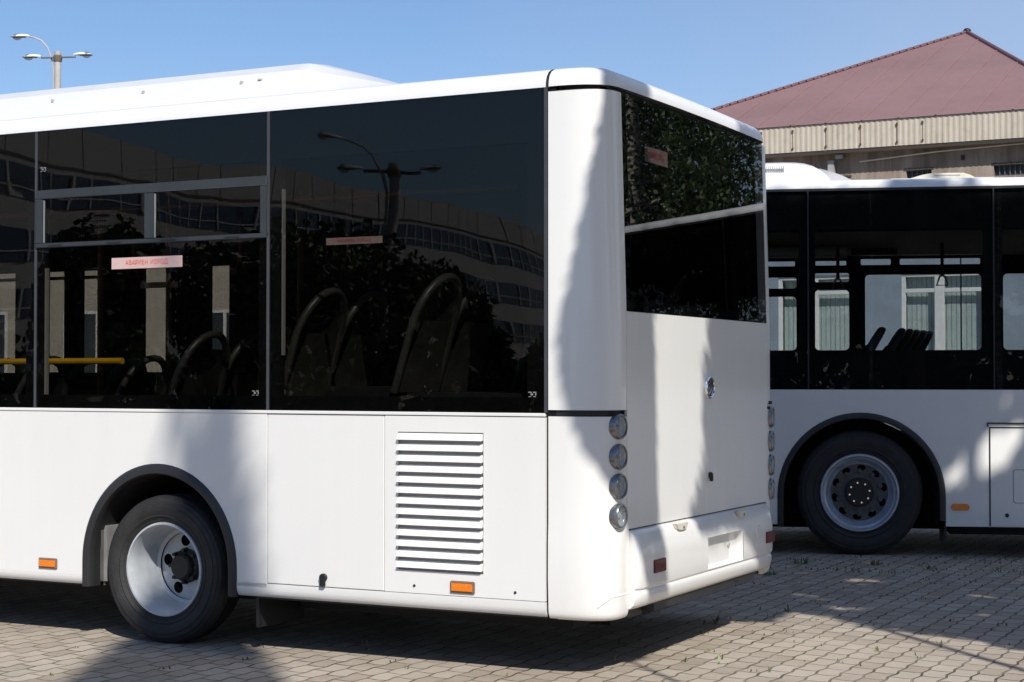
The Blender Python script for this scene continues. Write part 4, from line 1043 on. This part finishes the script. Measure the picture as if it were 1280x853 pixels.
def shade_points(poly, base, size, k=3.2, spread=.5, holes=(), jitter=.03, gap=None):
    """leaf positions of a hanging crown near `base`: they fill the bundle of sun rays that ends in `poly` on the ground plan"""
    n = int(k*area(poly)*math.sin(SUN_EL)/(size*size*.62*.5*.5))
    g_ = polysample(poly, n)
    keep = np.ones(len(g_), bool)
    for (c, ra, rb, an) in holes:
        d = g_-np.array(c); ca, sa = math.cos(an), math.sin(an)
        u = (d[:, 0]*ca+d[:, 1]*sa)/ra; w = (-d[:, 0]*sa+d[:, 1]*ca)/rb; keep &= (u*u+w*w) > 1
    if gap:
        f = np.sin(g_[:, 0]*gap[0]+1.3*np.sin(g_[:, 1]*gap[1]))*np.sin(g_[:, 1]*gap[0]*.8+1.1*np.sin(g_[:, 0]*gap[1]+2)); keep &= f < gap[2]
    g_ = g_[keep]; g_ = g_+np.random.normal(size=g_.shape)*jitter
    t = g_ @ SDIR - np.asarray(base) @ SDIR + np.random.normal(size=len(g_))*spread
    xy = g_-SDIR[None]*t[:, None]
    return np.column_stack([xy, t*TAN])
def tree(name, base, pts, size, label, cat, leafm, barkm, r0, nbr=16, group=None, hfrac=.92, aspect=.62):
    e = empty(name, (0, 0, 0), 0, label=label, cat=cat, group=group)
    pts = np.asarray(pts); top = pts[:, 2].max()*hfrac; c = pts[:, :2].mean(0); b = np.array(base)
    stem = []
    for i in range(9):
        f = i/8; w = max(0, f-.45)/.55
        xy = b+(c-b)*w*w*.9+np.array([math.sin(i*1.7+b[0]), math.cos(i*1.3+b[1])])*r0*.5*f
        stem.append((xy[0], xy[1], top*f))
    m = MB().tube(stem, [r0*(1.25-.95*i/8) for i in range(9)], 10)
    ids = np.random.choice(len(pts), nbr)
    for q in pts[ids]:
        zz = min(top*.97, max(top*.5, q[2]+.1)); f = zz/top*8; i = min(7, int(f)); s0 = Vector(stem[i]).lerp(Vector(stem[i+1]), f-i)
        q = Vector(q); md = s0.lerp(q, .5)+Vector((0, 0, .25))
        m.tube([s0, md, q], [r0*.22, r0*.14, r0*.06], 5)
    m.build('trunk', barkm, e, smooth=60, weld=False)
    leaves(pts, size, 'crown', leafm, e, aspect=aspect)
    return e
# hanging birch whose drooping clump shades the near rear corner
SA = [(F1, -.005, .01, 3.25), (F1, -.005, .01, 2.94), (F1, .051, .01, 2.69), (F1, .103, .01, 2.45), (F1, .182, .01, 2.14), (F1, .252, .01, 1.825), (F1, .276, .01, 1.587), (F1, .257, .01, 1.389), (F1, .126, .01, 1.154),
      (F1, 0, .112, .916), (F1, 0, .30, .623), (F1, -.05, .40, .36), (F1, -.05, .60, .34), (F1, -.02, .56, .70), (F1, 0, .526, 1.80), (F1, 0, .498, 2.62), (F1, .0, .50, 3.25)]
PA = [gpt(*q) for q in SA]
SB = [(F1, 0, 1.95, 3.06), (F1, 0, 1.6, 2.45), (F1, 0, 1.405, 1.868), (F1, 0, 1.289, 1.464), (F1, 0, 1.272, .933), (F1, 0, 1.10, .768), (F1, -.04, 1.12, .67), (F1, -.05, 1.60, .655), (F1, -.05, 1.78, .62), (F1, -.05, 2.05, .42), (F1, -.05, 2.35, .1), (F1, 0, 3.4, .1), (F1, 0, 3.4, 3.06)]
PB = [gpt(*q) for q in SB]
bA = np.array([2.06, 4.0]); bA = np.array([.828, 8.35])-SDIR*4.45
ptsA = shade_points(PA, bA, .06, 12, .35, jitter=.008)
ptsA = np.vstack([ptsA])
tree('birch_tree', bA, ptsA, .07, 'slender young birch with one hanging leafy clump right of the camera', 'tree', LEAF, BIRK, .020, 10)
bB = np.array([2.61, 8.748])-SDIR*4.5
PG = [(1.20, 10.95), (1.84, 10.95), (2.08, 10.6), (2.26, 10.12), (2.51, 9.95), (2.65, 9.8), (2.8, 9.4), (3.4, 8.8), (4.6, 9.6), (4.6, 14.2), (1.1, 14.2)]
holesG = [((1.72, 12.3), .22, .09, -.3), ((2.14, 11.04), .2, .10, -.2), ((2.6, 12.55), .2, .12, -.2), ((1.55, 11.5), .25, .05, -.2)]
ptsB = np.vstack([shade_points(PB, bB, .08, 7, .45, jitter=.02), shade_points(PG, bB, .09, 6.5, .8, holesG, .05, (5.2, 2.2, .9))])
tree('birch_tree', bB, ptsB, .085, 'taller birch with a broad drooping crown and slim pale stem right of the camera', 'tree', LEAF, BIRK, .036, 16)
SC = [(F2, 2.2, 0, -.3), (F2, -4.2, 0, -.3), (F2, -4.2, 0, 3.02), (F2, -.75, 0, 3.02), (F2, -.62, 0, 3.2), (F2, -.30, 0, 3.2), (F2, -.2, 0, 3.03), (F2, 2.2, 0, 3.02)]
PC = [gpt(*q) for q in SC]
hc = gpt(F2, -1.04, 0, .84); h2 = gpt(F2, -1.25, 0, 1.33); h3 = gpt(F2, -1.55, 0, .55)
bC = np.array([6.6, 4.4])
ptsC = shade_points(PC, bC, .13, 8, .8, [(hc, .36, .22, .78), (h2, .2, .06, .6)], .04)
tree('birch_tree', bC, ptsC, .13, 'large birch with thick crown well to the right of the camera, shading the side-on bus', 'tree', LEAF, BIRK, .11, 26)
# pine behind the camera: the tip of its shade lies across the near bus's side
def spruce(base, h, r, n, label, group=None, tipw=.1, sz=.16, skirt=.8, tall=False):
    e = empty('spruce_tree', (base[0], base[1], 0), random.random()*6, label=label, cat='tree', group=group)
    MB().tube([(0, 0, 0), (0, 0, h*.5), (0, 0, h*.98)], [r*.075, r*.05, .01], 8).build('trunk', BARK, e)
    u = np.random.rand(n)**.62; z = h*(1-u*(1-skirt/h)) ; rad = np.minimum(tipw + 3.4*u**1.5, r) if tall else tipw*.25+(r-tipw*.25)*u**1.08
    a = np.random.rand(n)*2*math.pi
    tier = .72+.28*np.abs(((z*1.55) % 1)-.0)
    rr = rad*np.sqrt(np.random.rand(n)*.85+.15)*tier*(.9+.15*np.sin(a*5+z*3))
    pts = np.column_stack([rr*np.cos(a), rr*np.sin(a), z-.18*rr])
    leaves(pts, sz, 'crown', NEED, e, .2, .38); return e
SP = [gpt(F1, 2.34, 0, 2.05), gpt(F1, 2.43, 0, 1.35), gpt(F1, 2.50, 0, 1.04), gpt(F1, 2.58, 0, .85), gpt(F1, 2.80, 0, .45), (-2.16, 9.585), (-2.165, 8.38), (-2.18, 7.0), (-.82, 7.0), (-1.161, 8.382), (-1.60, 10.04), gpt(F1, 2.14, 0, .40), gpt(F1, 2.22, 0, .90), gpt(F1, 2.27, 0, 1.31), gpt(F1, 2.31, 0, 2.05)]
bS = np.array([-1.42, 8.4])-SDIR*13.0
ptsS = shade_points(SP, bS, .14, 9, .55, jitter=.03)
tree('pine_tree', bS, ptsS, .14, 'tall pine behind the camera with a bare trunk and one narrow high crown', 'tree', NEED, BARK, .13, 18, hfrac=.98)
# trees mirrored in the side windows
for i, (px, d, top) in enumerate(((120, 44, 262), (300, 52, 285), (395, 46, 262), (610, 40, 372), (540, 54, 330), (690, 48, 400), (460, 40, 415))):
    q = mirror(px, d); h = 1.5+(471.9-top)/2120.3*d
    if i in (3, 5):
        spruce(q, h, h*.33, 2600, ['', '', '', 'small dark spruce in front of the office block, nearer of two', '', 'small spruce in front of the office block, farther of two'][i], 'trees by the office block', .1, .3, .3)
    else:
        n = 6500; a = np.random.normal(size=(n, 3)); a /= np.linalg.norm(a, axis=1)[:, None]
        cl = np.random.normal(size=(14, 3)); cl /= np.linalg.norm(cl, axis=1)[:, None]
        wgt = .72+.3*np.max(a @ cl.T, axis=1)**6
        rad = (np.random.rand(n)**.45*wgt)[:, None]
        w = h*(.40+.08*(i % 3))
        pts = a*rad*np.array([w, w, h*.42])+np.array([q[0], q[1], h*.58])
        lab = {0: 'round broadleaf tree at the left end of the office block', 1: 'loose broadleaf tree before the office block, left of the mirrored lamp post', 2: 'tallest broadleaf tree in front of the mirrored office block', 4: 'wide broadleaf tree close to the office wall', 6: 'low dark bush tree nearest the side of the bus'}[i]
        tree('broadleaf_tree', q, pts, .22, lab, 'tree', BUSH, BARK, .12, 8, 'trees by the office block', .8, .8)
q0, q1 = mirror(-250, 30), mirror(900, 30); dq = q1-q0; Lq = float(np.linalg.norm(dq))
h2_ = empty('hedge', (q0[0], q0[1], 0), math.atan2(dq[1], dq[0]), label='added dark untrimmed hedge hiding lit ground before the office block trees', cat='hedge')  # added hedge, keeps the foot of the side window reflections dark
n = 9000; uu = np.random.rand(n)
leaves(np.column_stack([Lq*uu, np.random.uniform(-.8, .8, n), (1.95+.35*np.sin(uu*40)+.2*np.sin(uu*97))*np.random.rand(n)**.75]), .24, 'added_hedge_leaves', BUSH, h2_, .3, .8)
hm = MB()
for i in range(12): hm.tube([(Lq*(i+.5)/12, 0, 0), (Lq*(i+.5)/12+.1, 0, .9), (Lq*(i+.5)/12-.1, .1, 1.6)], [.05, .035, .02], 6)
hm.build('added_hedge_stem', BARK, h2_, each=True)
# weeping birches beyond the far bus, mirrored in the rear window
def weeping(base, h, w, n, label):
    ns = 150; out = []
    for k in range(ns):
        a = random.random()*2*math.pi; r = w*math.sqrt(random.random()); z0 = h*(1-.45*(r/w)**2)*(.75+.25*random.random()); ln = h*(.25+.4*random.random())
        m = n//ns; f = np.random.rand(m)
        x = base[0]+(r+.25*f)*math.cos(a); y = base[1]+(r+.25*f)*math.sin(a); z = np.maximum(1.6, z0-ln*f)
        out.append(np.column_stack([x+np.random.normal(size=m)*.12, y+np.random.normal(size=m)*.12, z]))
    return tree('birch_tree', base, np.vstack(out), .085, label, 'tree', LEAF, BIRK, .16, 22, 'weeping birches beyond the far bus', .9)
weeping((11.2, 17.3), 9.0, 2.4, 34000, 'weeping birch standing between the far bus and the maroon roofed building')
weeping((14.3, 18.2), 10.0, 2.8, 36000, 'tall weeping birch beyond the front end of the side-on bus')
weeping((18.0, 17.5), 9.0, 2.6, 26000, 'weeping birch farthest right beyond the side-on bus')
weeping((16.0, 22.5), 11.0, 3.2, 24000, 'large weeping birch at the back right of the maroon roofed building')

for q, h, lab in (((-4.0, -20.0), 9.5, 'added broadleaf tree farthest left of the three well behind the camera'), ((1.2, -19.0), 10.5, 'added broadleaf tree, tallest of the three well behind the camera'), ((6.5, -21.0), 9.8, 'added broadleaf tree farthest right of the three well behind the camera')):  # trees added out of view to darken reflections in the far bus glass
    n = 9000; a = np.random.normal(size=(n, 3)); a /= np.linalg.norm(a, axis=1)[:, None]
    cl = np.random.normal(size=(16, 3)); cl /= np.linalg.norm(cl, axis=1)[:, None]
    rad = (np.random.rand(n)**.42*(.7+.32*np.max(a @ cl.T, axis=1)**6))[:, None]
    tree('broadleaf_tree', q, a*rad*np.array([h*.36, h*.34, h*.45])+np.array([q[0], q[1], h*.54]), .36, lab, 'tree', BUSH, BARK, .15, 10, 'added broadleaf trees behind the camera', .8, .8)

hd = empty('hedge', (0, -27, 0), 0, label='added long dark hedge behind the camera, covering the bright horizon in reflections', cat='hedge')  # added hedge, hides the bright horizon from the far bus glass
n = 16000
leaves(np.column_stack([np.random.uniform(-28, 28, n), np.random.uniform(-1.2, 1.2, n), 3.4*np.random.rand(n)**.8]), .42, 'added_hedge_leaves', BUSH, hd, .3, .8)
hm = MB()
for i in range(29): hm.tube([(-28+2*i, 0, 0), (-28+2*i+.1, 0, 1.5), (-28+2*i-.1, .1, 2.9)], [.06, .045, .02], 6)
hm.build('added_hedge_stem', BARK, hd, each=True)

for q, h, lab in (((12.5, 1.5), 11.5, 'added big broadleaf tree nearest the camera on its right'), ((16.5, -5.0), 13.0, 'added big broadleaf tree right of the camera, farther back'), ((19.0, 6.0), 12.5, 'added big broadleaf tree at far right of the paved yard'), ((11.0, -12.0), 12.0, 'added big broadleaf tree behind the camera on its right side')):  # unseen trees added to block sky light and deepen the shade
    n = 4200; a = np.random.normal(size=(n, 3)); a /= np.linalg.norm(a, axis=1)[:, None]
    cl = np.random.normal(size=(18, 3)); cl /= np.linalg.norm(cl, axis=1)[:, None]
    rad = (np.random.rand(n)**.42*(.7+.32*np.max(a @ cl.T, axis=1)**6))[:, None]
    tree('broadleaf_tree', q, a*rad*np.array([h*.30, h*.30, h*.44])+np.array([q[0], q[1], h*.56]), .36, lab, 'tree', BUSH, BARK, .18, 12, 'added broadleaf trees round the yard', .8, .8)

# ------------------------------------------------------------------ weeds between the blocks
wd = MB()
def blade(x, y, h, lean):
    a = random.random()*6.28; dx, dy = math.cos(a), math.sin(a); w = .004+.004*random.random()
    lx, ly = lean*h*math.cos(a+1.2), lean*h*math.sin(a+1.2)
    wd.add([(x-dx*w, y-dy*w, 0), (x+dx*w, y+dy*w, 0), (x+lx*.4+dx*w*.7, y+ly*.4+dy*w*.7, h*.6), (x+lx*.4-dx*w*.7, y+ly*.4-dy*w*.7, h*.6), (x+lx, y+ly, h)], [(0, 1, 2, 3), (3, 2, 4)])
def tuft(x, y, n, h, s):
    for _ in range(n): blade(x+random.gauss(0, s), y+random.gauss(0, s*.8), h*(.35+random.random()*.6), .9*random.random())
for _ in range(60):
    tuft(random.uniform(1.4, 4.4), random.uniform(13.0, 14.2), random.randint(4, 9), random.uniform(.015, .035), .07)
for _ in range(40): tuft(random.uniform(1.4, 4.2), random.uniform(11.2, 13.2), random.randint(2, 5), random.uniform(.012, .025), .04)
for _ in range(50): tuft(random.uniform(.5, 3.0), random.uniform(8.5, 11), random.randint(1, 4), random.uniform(.015, .04), .025)
for _ in range(16): tuft(random.uniform(-3, 0), random.uniform(8.4, 9.9), random.randint(1, 3), random.uniform(.015, .03), .02)
for x, y, n, h in ((1.21, 10.35, 4, .08), (.55, 8.95, 2, .08), (1.75, 10.9, 3, .06), (.9, 9.75, 3, .04), (2.35, 13.7, 20, .06), (2.9, 13.6, 20, .06), (1.95, 12.9, 20, .05)): tuft(x, y, n, h, .03)
GR = leaf_mat('weed_green', (.07, .11, .028), (.18, .22, .07))
tag(wd.build('weeds', GR, smooth=0, weld=False), 'thin green weeds growing in the paving joints', 'weeds', kind='stuff')
